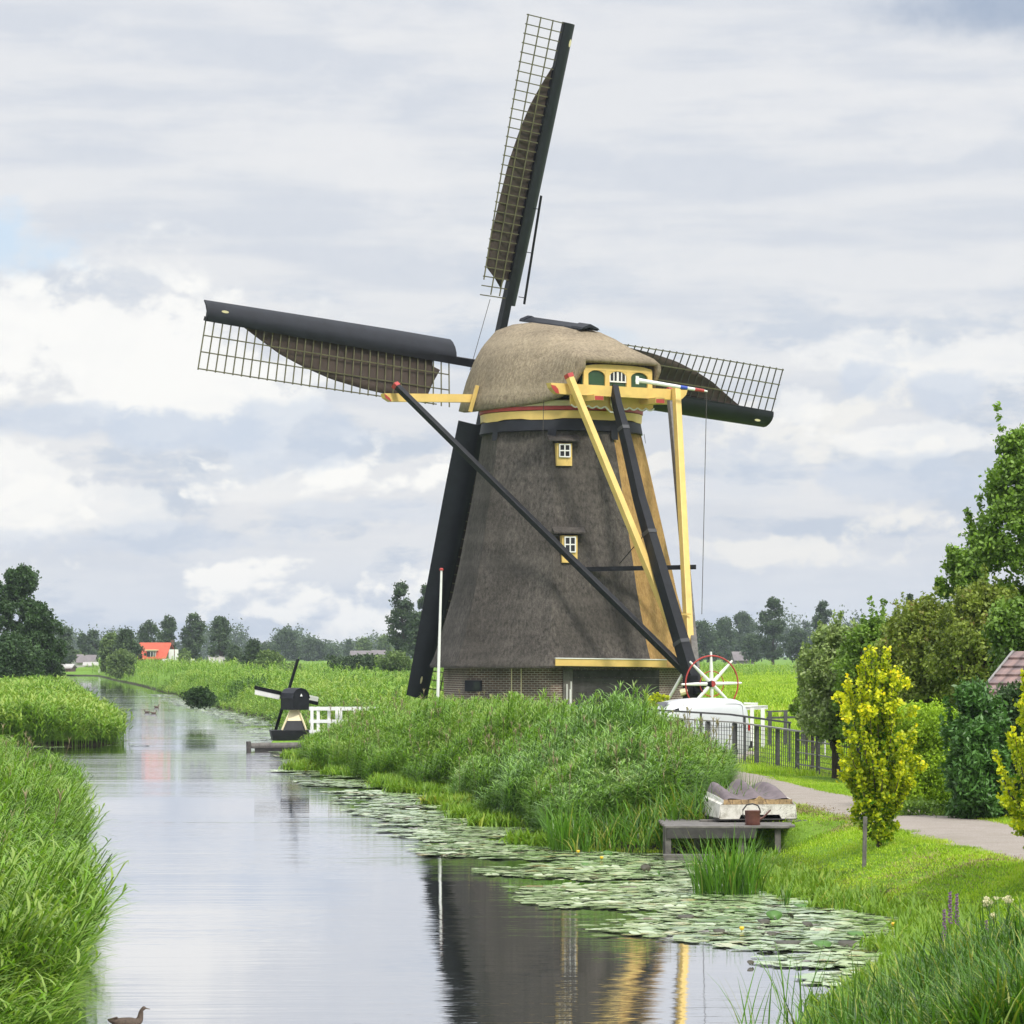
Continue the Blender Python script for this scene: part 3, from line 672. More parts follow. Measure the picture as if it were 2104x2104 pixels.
for (y0, y1, a, b_, n) in ((113, 131, lambda y: XL(y), lambda y: XL(y)+2.6, 900), (150, 300, lambda y: XR(y)-2.2, lambda y: XR(y), 3500), (131, 260, lambda y: XL(y), lambda y: XL(y)+1.0, 700), (112, 150, lambda y: XR(y)-1.8, lambda y: XR(y), 900), (33.5, 38, lambda y: XR(y)-1.0, lambda y: XR(y), 200)):
    xa, ya = region(n, y0, y1, lambda y: (a(y), b_(y)), rr); kk = vnoise(xa*.3, ya, 1.6, 75) > .45; xs2.append(xa[kk]); ys2.append(ya[kk])
x = np.concatenate(xs2); y = np.concatenate(ys2); P = np.stack([x, y, rr.uniform(.002, .012, len(x))], 1)
tag(scatter('lily_pads', pad_ts, P, MT['pad'], rr=rr, smin=.45, smax=1.5, tintj=.16, tbias=.35*(rr.random(len(x)) > .955)-.25*(vnoise(x*.5, y, .6, 83) > .72)), 'mats of pale floating lily pads covering the right side of the canal', 'lily pads', kind='stuff')

# ---------------------------------------------------------------- trees and shrubs
def leafcard(r, n, size, elong=1.5):
    """n random leaf quads around the origin (unit vectors), returned per leaf as 4 corners"""
    a = r.normal(size=(n, 3)); a /= np.linalg.norm(a, axis=1)[:, None]
    b = r.normal(size=(n, 3)); b -= (a*b).sum(1)[:, None]*a; b /= np.linalg.norm(b, axis=1)[:, None]
    s = size*r.uniform(.6, 1.25, n)[:, None]
    a = a*s*elong/2; b = b*s/2
    return np.stack([-a, b*.9-a*.1, a, -b*.9-a*.1], 1)
def crown_mesh(name, clumps, nleaf, size, mat, parent, r, tint0=.5, shell=.55, up=.0, cl_var=.16, elong=1.5, hb=.25):
    """clumps: (x,y,z,rx,rz). Leaves fill each clump, denser towards its outside"""
    cl = np.array(clumps, float); wgt = cl[:, 3]**2; wgt /= wgt.sum(); c = r.choice(len(cl), nleaf, p=wgt)
    d = r.normal(size=(nleaf, 3)); d /= np.linalg.norm(d, axis=1)[:, None]; d[:, 2] += up
    rad = (shell+(1-shell)*r.random(nleaf)**.6)*(1+.16*r.normal(size=nleaf))
    # ragged: the radius varies with direction from clump to clump
    ph = r.uniform(0, 6.28, (len(cl), 3)); lob = 1+.18*np.sin(3*np.arctan2(d[:, 1], d[:, 0])+ph[c, 0])+.15*np.sin(4*d[:, 2]+ph[c, 1])
    p = cl[c, :3]+d*(rad*lob)[:, None]*np.stack([cl[c, 3], cl[c, 3], cl[c, 4]], 1)
    q = leafcard(r, nleaf, size, elong)+p[:, None]
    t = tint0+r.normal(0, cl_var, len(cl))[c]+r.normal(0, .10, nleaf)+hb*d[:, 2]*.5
    V = q.reshape(-1, 3); Fq = np.arange(nleaf*4).reshape(-1, 4)
    return npmesh(name, V, Fq, mat, parent, np.repeat(np.clip(t, 0, 1), 4))
def trunk_g(g, base, top, r0, r, limbs=(), n=7):
    base = np.array(base, float); top = np.array(top, float); m = 5
    pts = [base+(top-base)*k/(m-1)+np.array([r.normal(0, r0*.5), r.normal(0, r0*.5), 0])*(k > 0) for k in range(m)]
    g.tube(pts, [r0*(1-.75*k/(m-1)) for k in range(m)], n)
    for q in limbs:
        k = r.integers(1, m-1); s = pts[k]; q = np.array(q, float); mid_ = (s+q)/2+np.array([0, 0, -.08*np.linalg.norm(q-s)])
        g.tube([s, mid_, q], [r0*.42, r0*.28, r0*.10], 5, False)
MT['leaf_far'] = leafy('hazy far foliage', (.026, .052, .022), (.075, .12, .045), .7, .1)
MT['leaf_farlight'] = leafy('lighter far foliage', (.06, .11, .03), (.15, .22, .06), .7, .15)
MT['leaf_dark'] = leafy('dark foliage', (.015, .038, .010), (.055, .11, .030), .55, .15, None, .3)
MT['leaf_mid'] = leafy('green foliage', (.045, .10, .014), (.21, .35, .04), .5, .22, (.17, .22, .06))
MT['leaf_olive'] = leafy('olive foliage', (.06, .10, .015), (.27, .34, .05), .5, .22, (.22, .16, .06))
MT['leaf_grey'] = leafy('grey green foliage', (.05, .09, .025), (.30, .40, .12), .45, .2, (.24, .28, .15))
MT['leaf_yellow'] = leafy('golden foliage', (.06, .18, .006), (.68, .70, .014), .5, .35, (.92, .72, .012))
MT['leaf_hedge'] = leafy('bright conifer hedge', (.08, .17, .005), (.30, .46, .015), .6, .2)
MT['leaf_laurel'] = leafy('laurel leaves', (.016, .055, .010), (.085, .20, .035), .42, .15, (.12, .25, .06), .35)

# ---------------------------------------------------------------- the windmill
YAW, TILT, TH, SH, HZ, BL = R(33.9), R(13.5), R(5.2), 4.32, 14.95, 13.75
D0 = 132.0
MC = np.array([(1153-1052)/F*D0, D0, 0.0])
mill = thing('windmill', 'large thatched Dutch windmill with four sails, grey and golden thatch and a yellow tail frame', 'windmill', (MC[0], MC[1], .5))
w0 = np.array([-sin(YAW), cos(YAW), 0]); ax = np.array([cos(YAW), sin(YAW), 0]); UP = np.array([0, 0, 1.])
def cap(s, x, z): return MC+w0*s+ax*x+UP*z       # s forward along the shaft, x to the right
PH = [R(-7+45*k) for k in range(8)]              # octagon corners
def oct_pt(phi, rad, z, cx=0.0): return MC+np.array([sin(phi)*rad+cx, -cos(phi)*rad, z])
prof = [(3.0, 5.32), (3.08, 5.34), (3.3, 5.22), (3.9, 4.99), (4.54, 4.81), (5.2, 4.61), (5.86, 4.42), (7.0, 4.17), (8.12, 3.93), (9.0, 3.74), (10.0, 3.53), (11.0, 3.33), (11.75, 3.18), (12.15, 3.10)]
def prof_r(z): return float(np.interp(z, [p[0] for p in prof], [p[1] for p in prof]))
def body_cx(z): return float(np.interp(z, [3, 7, 10.5, 12.2], [.12, .13, .08, .0]))
def facets(g, ks, prof, sub=4):
    for k in ks:
        rings = []
        for z, rd in prof:
            a = oct_pt(PH[k], rd, z, body_cx(z)); b = oct_pt(PH[(k+1) % 8], rd, z, body_cx(z)); row = []
            for q in range(sub+1):
                t = q/sub; p = a+(b-a)*t
                edge = (abs(2*t-1))**3      # thatch rounds off a little at the corners
                c0 = MC+np.array([body_cx(z), 0, z]); p = c0+(p-c0)*(1-.018*edge+.006)
                row.append(p)
            rings.append(row)
        n = sub+1; V = [p for r_0 in rings for p in r_0]
        g.add(V, [(i*n+j, i*n+j+1, (i+1)*n+j+1, (i+1)*n+j) for i in range(len(prof)-1) for j in range(sub)])
g = G(); facets(g, [0, 2, 3, 4, 5, 6, 7][0:1]+[3, 4, 5, 6, 7], prof)
# wait list: corner 0..1 is the second front facet, 7..0 the first; 1..2 is the renewed golden one
body = g.build('thatched_body', 'thatch_old', mill, smooth=True, fixn=False); body['label'] = 'old grey thatch on the mill body'
g = G(); facets(g, [1, 2], prof); gb = g.build('renewed_thatch', 'thatch_new', mill, smooth=True, fixn=False); gb['label'] = 'golden renewed thatch on the right side of the body'
g = G()   # underside of the thatch hem
for k in range(8):
    g.add([oct_pt(PH[k], 5.30, 3.0, .12), oct_pt(PH[(k+1) % 8], 5.30, 3.0, .12), oct_pt(PH[(k+1) % 8], 4.55, 3.06, .12), oct_pt(PH[k], 4.55, 3.06, .12)], [(0, 1, 2, 3)])
g.build('thatch_hem', 'thatch_old', mill)
g = G()   # brick base
for k in range(8):
    a = oct_pt(PH[k], 4.72, -.1, .12); b = oct_pt(PH[(k+1) % 8], 4.72, -.1, .12); L_ = np.linalg.norm(b-a); t = UP*3.2
    g.add([a, b, b+t, a+t], [(0, 1, 2, 3)], [[(k*L_, 0), ((k+1)*L_, 0), ((k+1)*L_, 3.2), (k*L_, 3.2)]])
g.build('brick_base', 'brick', mill)
# facet frame: facet k between corner k and k+1
def facet_frame(k):
    m_ = (PH[k]+PH[k]+R(45))/2; return np.array([sin(m_), -cos(m_), 0]), np.array([cos(m_), sin(m_), 0])
def on_facet(k, u, z, rad=None, out=0.0):
    n, t = facet_frame(k); rd = (rad or prof_r(z))*cos(R(22.5)); c = MC+np.array([body_cx(z), 0, z])+n*(rd+out)
    X = (u-1052)/F
    s = (X*c[1]-c[0])/(t[0]-X*t[1])
    return c+t*s
# windows let into the thatch
for (u, vt, vb, lab) in ((1160, 922, 967, 'upper small window with yellow surround'), (1171, 1108, 1162, 'lower small window with yellow surround under a thatch eyebrow')):
    zt, zb = EYE+(HV-vt)/53, EYE+(HV-vb)/53; n, t = facet_frame(0)
    pt = on_facet(0, u, zt, out=.05); pb = on_facet(0, u, zb, out=.10); pt = np.array([pb[0], pb[1], zt])+n*.02*0
    h = zt-zb; w_ = .46
    g = G(); c = (pt+pb)/2
    g.box(c-n*.32, (w_+.14, h, .62), X=t, Y=UP, Z=n)
    fr = g.build('window', 'yellow', mill); fr['label'] = lab
    g = G(); cc = c+UP*h*.17; hh = h*.56
    g.box(cc+n*.012, (w_*.92, hh, .03), X=t, Y=UP, Z=n); g.build('pane', 'glass', fr)
    g = G()
    for dx in (-.5, 0, .5): g.box(cc+t*dx*w_*.88+n*.035, (.045, hh, .04), X=t, Y=UP, Z=n)
    for dz in (-.5, 0, .5): g.box(cc+UP*dz*hh*.97+n*.037, (w_*.94, .045, .04), X=t, Y=UP, Z=n)
    g.build('glazing_bars', 'white', fr)
    g = G(); q = c+UP*(h/2+.05)
    g.loft([[q+t*sx*.62+n*a+UP*b for a, b in ((-.3, .10), (.17-.12*abs(sx)**2, .02), (.17-.12*abs(sx)**2, .07), (-.3, .28))] for sx in (-1, -.6, 0, .6, 1)])
    g.build('thatch_eyebrow', 'thatch_old', fr, smooth=True)
# gutter board over the door, black plank doors, post, downpipes
g = G(); a = on_facet(0, 1141, 3.22, 5.34, .02); b = on_facet(0, 1369, 3.16, 5.34, .02); n, t = facet_frame(0)
g.beam(a, b, .10, .27, UP); gut = g.build('gutter_board', 'yellow', mill); gut['label'] = 'yellow board over the plank wall'
g = G(); g.beam(a+UP*.15, b+UP*.15, .16, .035, UP); g.build('gutter_trim', 'white', gut)
g = G(); a = on_facet(0, 1178, 3.0, 4.72, .04); b = on_facet(0, 1354, 3.0, 4.72, .04)
for k in range(9):
    z = 2.92-.28*k-.14; g.beam(np.array([a[0], a[1], z])+n*.006*(k % 2), np.array([b[0], b[1], z])+n*.006*(k % 2), .05, .268, UP)
g.build('plank_wall', 'darkwood', mill)['label'] = 'dark horizontal planks in the brick base'
g = G(); p = on_facet(0, 1167, 2, 4.72, .06); g.beam(p*[1, 1, 0]+UP*.5, p*[1, 1, 0]+UP*3.02, .38, .09, n)
pb_ = g.build('weathered_post', 'greywood', mill); pb_['label'] = 'peeling pale post beside the plank wall'
g = G()
for dx, z0, z1 in ((-.06, 1.2, 2.4), (.06, 1.3, 2.2), (.10, 1.6, 2.5)): g.beam(p*[1, 1, 0]+n*.07+t*dx+UP*z0, p*[1, 1, 0]+n*.07+t*dx+UP*z1, .035, .02, n)
g.build('peeling_paint', 'white', pb_)
for u in (1051, 1071):
    p = on_facet(7, u, 2, 4.72, .05); g = G(); g.tube([p*[1, 1, 0]+UP*.5, p*[1, 1, 0]+UP*2.98], .022, 6); g.build('downpipe', 'cream', mill)
p0 = on_facet(7, 955, 2.2, 4.72, .03); p1 = on_facet(7, 990, 2.2, 4.72, .03); nn, tt = facet_frame(7)
g = G(); g.box((p0+p1)/2+UP*.12, (.36*2, .42, .06), X=tt, Y=UP, Z=nn); sh_ = g.build('shutter_window', 'blackgloss', mill)
g = G(); g.box((p0+p1)/2+UP*.12+tt*.17+nn*.035, (.26, .30, .02), X=tt, Y=UP, Z=nn); g.build('pane', 'glass', sh_)
g = G(); p = on_facet(0, 1197, 1.47, 4.72, .115); g.box(p, (.62, .28, .02), X=t, Y=UP, Z=n); sg = g.build('notice_board', 'signgreen', mill); sg['label'] = 'small green notice board on the planks'
g = G()
for k, (wd, dz) in enumerate(((.34, .085), (.44, .04), (.46, 0), (.40, -.04), (.3, -.085))):
    x0 = -wd/2
    while x0 < wd/2-.02:
        l = .03+.04*((k*7+int(x0*90)) % 3)/2; g.box(p+n*.014+UP*dz+t*(x0+l/2), (l, .012, .006), X=t, Y=UP, Z=n); x0 += l+.018
g.build('notice_lines', 'white', sg)
# hooks on the left side of the body
# neck: black felt band, yellow curb with red stripe
g = G()
g.loft([[oct_pt(2*pi*k/24+.1, rr_, z) for k in range(24)] for rr_, z in ((3.10, 11.98), (3.18, 12.0), (3.10, 12.42), (2.95, 12.45))]); g.build('felt_band', 'blackgloss', mill, smooth=True)['label'] = 'black band round the neck of the body'
for ph in (R(-52), R(-7), R(38), R(83)):      # patches hanging down at the corners
    g = G(); o_ = np.array([sin(ph), -cos(ph), 0]); s_ = np.array([cos(ph), sin(ph), 0])
    g.add([oct_pt(ph, 3.19, 12.02)-s_*.17+o_*.03, oct_pt(ph, 3.19, 12.02)+s_*.17+o_*.03, oct_pt(ph, 3.25, 11.66)+s_*.14+o_*.03, oct_pt(ph, 3.25, 11.66)-s_*.14+o_*.03], [(0, 1, 2, 3)])
    g.build('felt_flap', 'blackgloss', mill)
g = G(); N_ = 48
def zw(k, a, b): return a if (k//3) % 2 else b
g.loft([[oct_pt(2*pi*k/N_, r0, z0 if r0 < 3.05 or z0 > 12.6 else zw(k, 12.40, 12.45)) for k in range(N_)] for r0, z0 in ((2.98, 12.5), (3.12, 12.44), (3.14, 12.74), (3.0, 12.76))], cap=False)
curb = g.build('yellow_curb', 'yellow', mill, smooth=True)
g = G(); g.loft([[oct_pt(2*pi*k/N_, r0, z0) for k in range(N_)] for r0, z0 in ((3.08, 12.76), (3.17, 12.77), (3.17, 12.90), (3.05, 12.91))], cap=False); g.build('red_stripe', 'red', curb, smooth=True)
g = G(); g.loft([[oct_pt(2*pi*k/N_, r0, z0) for k in range(N_)] for r0, z0 in ((3.05, 12.91), (3.14, 12.92), (3.12, 13.12), (2.9, 13.2))], cap=False); g.build('cream_rim', 'cream', curb, smooth=True)
# cap
cs = [(3.75, 1.7, 13.3, 14.15), (3.5, 2.15, 13.15, 14.95), (3.1, 2.6, 13.0, 15.75), (2.65, 2.80, 12.95, 16.25), (2.2, 2.95, 12.92, 16.50), (1.4, 3.10, 12.9, 16.48), (.4, 3.20, 12.9, 16.32), (-.7, 3.06, 12.92, 16.15), (-1.6, 2.74, 12.98, 15.96), (-2.25, 2.42, 13.05, 15.72), (-2.9, 2.10, 13.2, 15.32), (-3.40, 1.94, 13.42, 15.0), (-3.70, 1.86, 13.85, 14.82), (-4.05, 1.80, 14.22, 14.60)]
shp = [(1.05, -.0), (1.02, .10), (.975, .25), (.915, .42), (.83, .59), (.71, .75), (.53, .90), (.26, .98), (.08, 1.0)]
shp2 = [(1, 0), (1.01, .15), (1.01, .4), (1.0, .66), (.985, .85), (.93, .955), (.70, .99), (.35, 1.0), (.08, 1.0)]
rings = []
for s, W__, zb, zt in cs:
    q = np.clip((-s-2.3)/1.3, 0, 1); prof_ = [(a*(1-q)+c_*q, b*(1-q)+d_*q) for (a, b), (c_, d_) in zip(shp, shp2)]
    pr = [(-a, b) for a, b in prof_]+[(a, b) for a, b in prof_[::-1]]
    rings.append([cap(s, a*W__, zb+b*(zt-zb)) for a, b in pr])
g = G(); g.loft(rings, close=False, cap=False)
n_ = len(rings[0]); c0 = len(g.v); g.add(rings[0], [tuple(range(n_))])
gx = G(); 
inner = [[cap(s, a*.93, min(z, 13.35)) for a, z in ((-W__, zb), (W__, zb))] for s, W__, zb, zt in cs if s > -3.5]
cap_o = g.build('thatched_cap', 'thatch_cap', mill, smooth=True)
m_ = cap_o.modifiers.new('thickness', 'SOLIDIFY'); m_.thickness = .15; m_.offset = -1
g = G()   # boarded underside of the cap
V = [p for a in inner for p in a]; g.add([p+UP*.12 for p in V], [(2*i, 2*i+1, 2*i+3, 2*i+2) for i in range(len(inner)-1)]); g.build('cap_floor', 'black', cap_o)
g = G(); ridge = []
for s, z in ((2.75, 16.34), (2.3, 16.70), (-1.9, 16.02), (-2.35, 15.90)): ridge.append([cap(s, x, z+dz) for x, dz in ((-.42, -.12), (-.36, -.04), (0, .10), (.36, -.04), (.42, -.12), (0, -.02))])
g.loft(ridge[1:3]); g.loft([[p+UP*.035 for p in r0] for r0 in (ridge[1], [a*.93+b*.07 for a, b in zip(ridge[1], ridge[2])])])
g.loft([[a*(1-f_)+b*f_+UP*.04 for a, b in zip(ridge[1], ridge[2])] for f_ in (.84, 1.02)])
g.build('ridge_cover', 'blackgloss', cap_o)['label'] = 'black ridge cover on top of the thatched cap'
# rear panel (yellow, three arched openings)
SP = -3.72
z0, z1 = 13.52, 14.33; hw = 1.55
P_ = lambda x, z, ds=0.0: cap(SP-ds, x, z)
# outline top arched
g = G(); xs_ = np.linspace(-hw, hw, 9); top = [(x, z1+.10*(1-(x/hw)**4)) for x in xs_]
g.prism([P_(-hw*1.06, z0), P_(hw*1.06, z0)]+[P_(x, z) for x, z in top[::-1]], w0*.1)
pan = g.build('rear_gable', 'green', mill)
def arch(xc, wd, zb, zt, n=9):
    return [(xc-wd/2*1.0, zb)]+[(xc+wd/2*cos(pi-pi*k/(n-1)), zt-.16+.16*sin(pi*k/(n-1))) for k in range(n)]+[(xc+wd/2, zb)]
# yellow frame: posts, head and spandrels over the green boards
g = G()
for x, wd in ((-hw+.06, .2), (-.50, .19), (.50, .19), (hw-.06, .2)):
    g.prism([P_(x-wd/2*(1.12), z0-.06, .0), P_(x+wd/2*(1.12), z0-.06, .0), P_(x+wd/2, z1-.02, .0), P_(x-wd/2, z1-.02, .0)], -w0*.07)
hp = [P_(-hw*1.02, z1-.12), P_(hw*1.02, z1-.12)]+[P_(x, z+.02) for x, z in top[::-1]]
g.prism(hp, -w0*.075)
for xc, wd in ((-1.0, .80), (0, .80), (1.0, .80)):   # spandrels make the arches
    for sx in (-1, 1):
        pts = [P_(xc+sx*wd/2, z1-.10), P_(xc+sx*wd/2, z1-.34)]+[P_(xc+sx*wd/2*cos(a), z1-.34+.22*sin(a)) for a in np.linspace(.25, 1.4, 5)]
        g.prism(pts, -w0*.06)
fr_ = g.build('gable_frame', 'yellow', pan)
g = G()
g.prism([P_(-.37, 13.83), P_(.37, 13.83), P_(.37, 14.1), P_(.25, 14.22), P_(-.25, 14.22), P_(-.37, 14.1)], -w0*.015); g.build('grille_dark', 'glass', pan)
g = G()
for x in (-.36, -.18, -.02, .02, .18, .36): g.beam(P_(x, 13.83, .03), P_(x, 14.2 if abs(x) < .3 else 14.08, .03), .045, .03, w0)
g.beam(P_(-.4, 13.82, .03), P_(.4, 13.82, .03), .03, .05, UP); g.beam(P_(-.4, 14.06, .028), P_(-.24, 14.2, .028), .03, .04, UP); g.beam(P_(.4, 14.06, .028), P_(.24, 14.2, .028), .03, .04, UP)
g.build('white_grille', 'white', pan)
# short cross beam with red curled ends and its brackets
def beam_uv(u0, v0, d0, u1, v1, d1): return at(u0, v0, d0), at(u1, v1, d1)
a = cap(-3.92, -2.95, 13.42); b = cap(-3.92, 2.72, 13.42)
g = G(); g.beam(a, b, .30, .40, UP)
for p, sx in ((a, -1), (b, 1)):
    g.prism([p+UP*.20-w0*.15, p+UP*.20-w0*.15+ax*sx*.34, p+UP*.02-w0*.15+ax*sx*.28, p-UP*.12-w0*.15+ax*sx*.12, p-UP*.2-w0*.15], w0*.3)
sb_ = g.build('short_cross_beam', 'yellow', mill)
g = G(); g.prism([a-w0*.16+ax*-.35+UP*.12, a-w0*.16+ax*-.27-UP*.02, a-w0*.16-ax*.12-UP*.17, a-w0*.16+ax*.04-UP*.205, a-w0*.16-ax*.02-UP*.02, a-w0*.16-ax*.15+UP*.1], -w0*.012); g.build('red_beam_end', 'red', sb_)
for x in (-1.42, 1.42):
    g = G(); g.box(cap(-3.98, x, 13.12), (.42, 1.1, .22), X=ax, Y=w0, Z=UP); tb = g.build('tie_beam_end', 'yellow', mill)
    g = G(); g.box(cap(-4.545, x, 13.10), (.38, .012, .15), X=ax, Y=w0, Z=UP); g.build('red_face', 'red', tb)
g = G()   # scalloped board
xs_ = np.linspace(-2.0, 1.85, 60); zl = [12.88-.09*abs(sin(pi*(x+2)/.385))-(.0 if abs(x) > .34 else .20*(1-(x/.34)**2)) for x in xs_]
for i in range(59):
    e_ = lambda x: .25*max(0, abs(x+.07)-1.3)
    g.add([cap(-3.5, xs_[i], zl[i]+e_(xs_[i])*.3), cap(-3.5, xs_[i+1], zl[i+1]+e_(xs_[i+1])*.3), cap(-3.5, xs_[i+1], 13.4), cap(-3.5, xs_[i], 13.4)], [(0, 1, 2, 3)])
sc_ = g.build('scalloped_board', 'yellow', mill, fixn=False); m_ = sc_.modifiers.new('thick', 'SOLIDIFY'); m_.thickness = .05
g = G()
for i in range(59):
    g.beam(cap(-3.56, xs_[i], zl[i]+.01), cap(-3.56, xs_[i+1], zl[i+1]+.01), .03, .05, UP)
g.build('white_scallop_edge', 'white', sc_)
g = G(); g.prism([cap(-3.60, x, z) for x, z in ((-.2, 13.22), (.2, 13.22), (.22, 12.98), (.12, 12.78), (0, 12.68), (-.12, 12.78), (-.22, 12.98))], w0*.04)
shd = g.build('shield_emblem', 'cream', sc_)
g = G()
for z in (13.14, 13.06, 12.98, 12.90, 12.83): g.box(cap(-3.625, 0, z), (.17, .02, .028), X=ax, Y=w0, Z=UP)
g.build('shield_marks', 'greywood', shd)
# long cross beam through the cap
def pt_uvD(u, v, D): return at(u, v, D)
lb0 = pt_uvD(800, 817, MC[1]+1.0*cos(YAW)-5.55*sin(YAW)); lb1 = pt_uvD(1382, 823, MC[1]+1.0*cos(YAW)+5.4*sin(YAW))
g = G(); g.beam(lb0, lb1, .27, .31, UP)
dd = unit(lb1-lb0)
g.prism([lb0+UP*.155-w0*.135, lb0-dd*.3+UP*.155-w0*.135, lb0-dd*.24-UP*.02-w0*.135, lb0-UP*.155-w0*.135], w0*.27)
lsp = g.build('long_cross_beam', 'yellow', mill)
g = G(); g.prism([lb0-dd*.31+UP*.15-w0*.15, lb0-dd*.25-UP*.03-w0*.15, lb0-UP*.16-w0*.15, lb0-dd*.08-UP*.02-w0*.15], -w0*.01); g.build('red_beam_end', 'red', lsp)
# yellow side board at the left edge of the cap mouth
g = G(); g.beam(at(966, 846, MC[1]-.9), at(981, 792, MC[1]-.9), .1, .12, ax); g.build('side_board', 'yellow', mill)
# tail pole and braces
FT = MC+(-w0)*8.8+np.array([0, 0, 2.05])
TD = FT[1]
g = G()
tp = [at(u, v, MC[1]+dy) for u, v, dy in ((1261, 794, -3.5), (1268, 832, -3.9), (1281, 880, -4.3), (1296, 945, -4.6), (1314, 1025, -5.1), (1334, 1095, -5.6), (1366, 1205, -6.3), (1400, 1320, -6.9), (1432, 1428, -7.4))]
rg = []
for i, p in enumerate(tp):
    d = unit(tp[min(i+1, 8)]-tp[max(i-1, 0)]); S_ = unit(ax-d*(ax@d)); U_ = np.cross(d, S_); a_, b_ = .125+.011*i, .14+.014*i
    rg.append([p+S_*a_*i_+U_*b_*j_ for i_, j_ in ((-1, -1), (1, -1), (1, 1), (-1, 1))])
g.loft(rg)
tpo = g.build('tail_pole', 'black', mill)
for i in (2, 5, 7):
    g = G(); c_ = np.mean(rg[i], 0); d = unit(tp[i]-tp[i-1]); g.loft([[c_+(p-c_)*1.07+d*o_ for p in rg[i]] for o_ in (-.07, .07)]); g.build('iron_strap', 'strap', tpo)
def brace(name, p0, p1, w_, mat, endm=None, e0=.22):
    g = G(); g.beam(p0, p1, w_, w_, ax, w_*1.12, w_*1.12); o = g.build(name, mat, mill, bevel=.02)
    if endm: d = unit(p1-p0); g = G(); g.beam(p0-d*.02, p0+d*.14, w_*1.06, w_*1.06, ax); g.build('painted_end', endm, o)
    return o
brace('long_brace', lb0+np.array([.22, -.25, .48]), at(1428, 1400, TD+.2), .215, 'black', 'red')['label'] = 'black brace from the left end of the long beam'
brace('long_brace', lb1+np.array([-.12, -.2, .45]), at(1428, 1375, TD+.3), .24, 'greywood', 'red')['label'] = 'grey brace behind the right yellow brace'
sa = cap(-4.2, -2.58, 13.95); sb2 = cap(-4.2, 2.42, 13.72)
brace('short_brace', sa, at(1405, 1345, TD+1.1), .24, 'yellow', 'red')['label'] = 'left yellow brace with red tip'
brace('short_brace', sb2, at(1417, 1345, TD+1.1), .25, 'yellow')['label'] = 'right yellow brace'
g = G(); g.beam(at(1196, 1170, TD+3.4), at(1430, 1165, TD+2.6), .14, .17, UP); g.build('brace_tie', 'black', mill)
g = G(); g.tube([at(1327, 1095, TD+2.3), at(1273, 1158, TD+3)], .018, 5); g.build('brace_rod', 'black', mill)
g = G(); g.beam(at(1400, 1262, TD+1.4), at(1420, 1262, TD+1.4), .05, .05, UP); g.build('brace_tie', 'yellow', mill)
# capstan wheel
wc = at(1462, 1405, TD-.5)
wx_ = unit(ax*.96-w0*.28); wn_ = unit(np.cross(wx_, UP))
whl = G(); 
for k in range(8):
    a = k*pi/4+.02; d = wx_*cos(a)+UP*sin(a); whl.tube([wc+d*.08, wc+d*.62, wc+d*1.17], [.075, .062, .038], 8)
wh = whl.build('capstan_wheel', 'white', mill, smooth=True); wh['label'] = 'white spoked capstan wheel with red rims'
for rad, t_ in ((1.02, .03), (.46, .018)):
    g = G(); K = 48; rings = []
    for k in range(K+1):
        a = 2*pi*k/K; d = wx_*cos(a)+UP*sin(a); c = wc+d*rad+wn_*.03; rings.append([c+d*t_*cos(b)+wn_*t_*sin(b) for b in np.arange(6)*pi/3])
    g.loft(rings, cap=False); g.build('rim_ring', 'red', wh, smooth=True)
g = G(); g.tube([wc-wn_*.14, wc+wn_*.14], .11, 12); g.build('hub', 'red', wh, smooth=True)
g = G(); g.tube([wc+wn_*.1, wc-wn_*.1+np.array([-.9, .4, -.05])], .12, 10); g.beam(wc+np.array([-.75, .4, -1.5]), wc+np.array([-.75, .4, .3]), .4, .4, ax); g.build('capstan_post', 'black', mill)
g = G(); g.tube([at(1350, 1478, TD+1), at(1402, 1386, TD+.3)], .055, 6); g.build('foot_stay', 'white', mill)
g = G(); g.tube([at(1398, 1424, TD-.2), at(1408, 1421, TD-.2), at(1418, 1418, TD-.2)], [.13, .12, .08], 8); g.build('horn_end', 'cream', mill, smooth=True)
# flagpole holder on the panel: white spar with blue and red bands
f0 = at(1308, 781, MC[1]-3.9); f1 = at(1453, 804, MC[1]-2.4); fd = f1-f0
g = G(); g.tube([f0-fd*.0, f0+fd*.1, f0+fd*.93, f1], [.10, .085, .055, .03], 8); g.box(f0+fd*.01, (.14, .2, .3), X=unit(fd)); spar = g.build('white_spar', 'white', mill, smooth=True)
g = G(); g.tube([f0+fd*.61, f0+fd*.71], .072, 8); g.build('blue_band', 'blue', spar); g = G(); g.tube([f0+fd*.82, f0+fd*.95], [.069, .06], 8); g.build('red_band', 'red', spar)
# ropes and chains
for (a_, b_, c_) in ((at(1117, 822, MC[1]-4.5), at(1112, 1068, MC[1]-5.2), .012), (at(1452, 806, MC[1]-3), at(1442, 1262, MC[1]-6), .013), (at(1007, 615, MC[1]+3), at(966, 760, MC[1]+2.2), .012)):
    g = G(); m__ = (a_+b_)/2; g.tube([a_, m__, b_], c_, 4); g.build('rope', 'rope', mill)
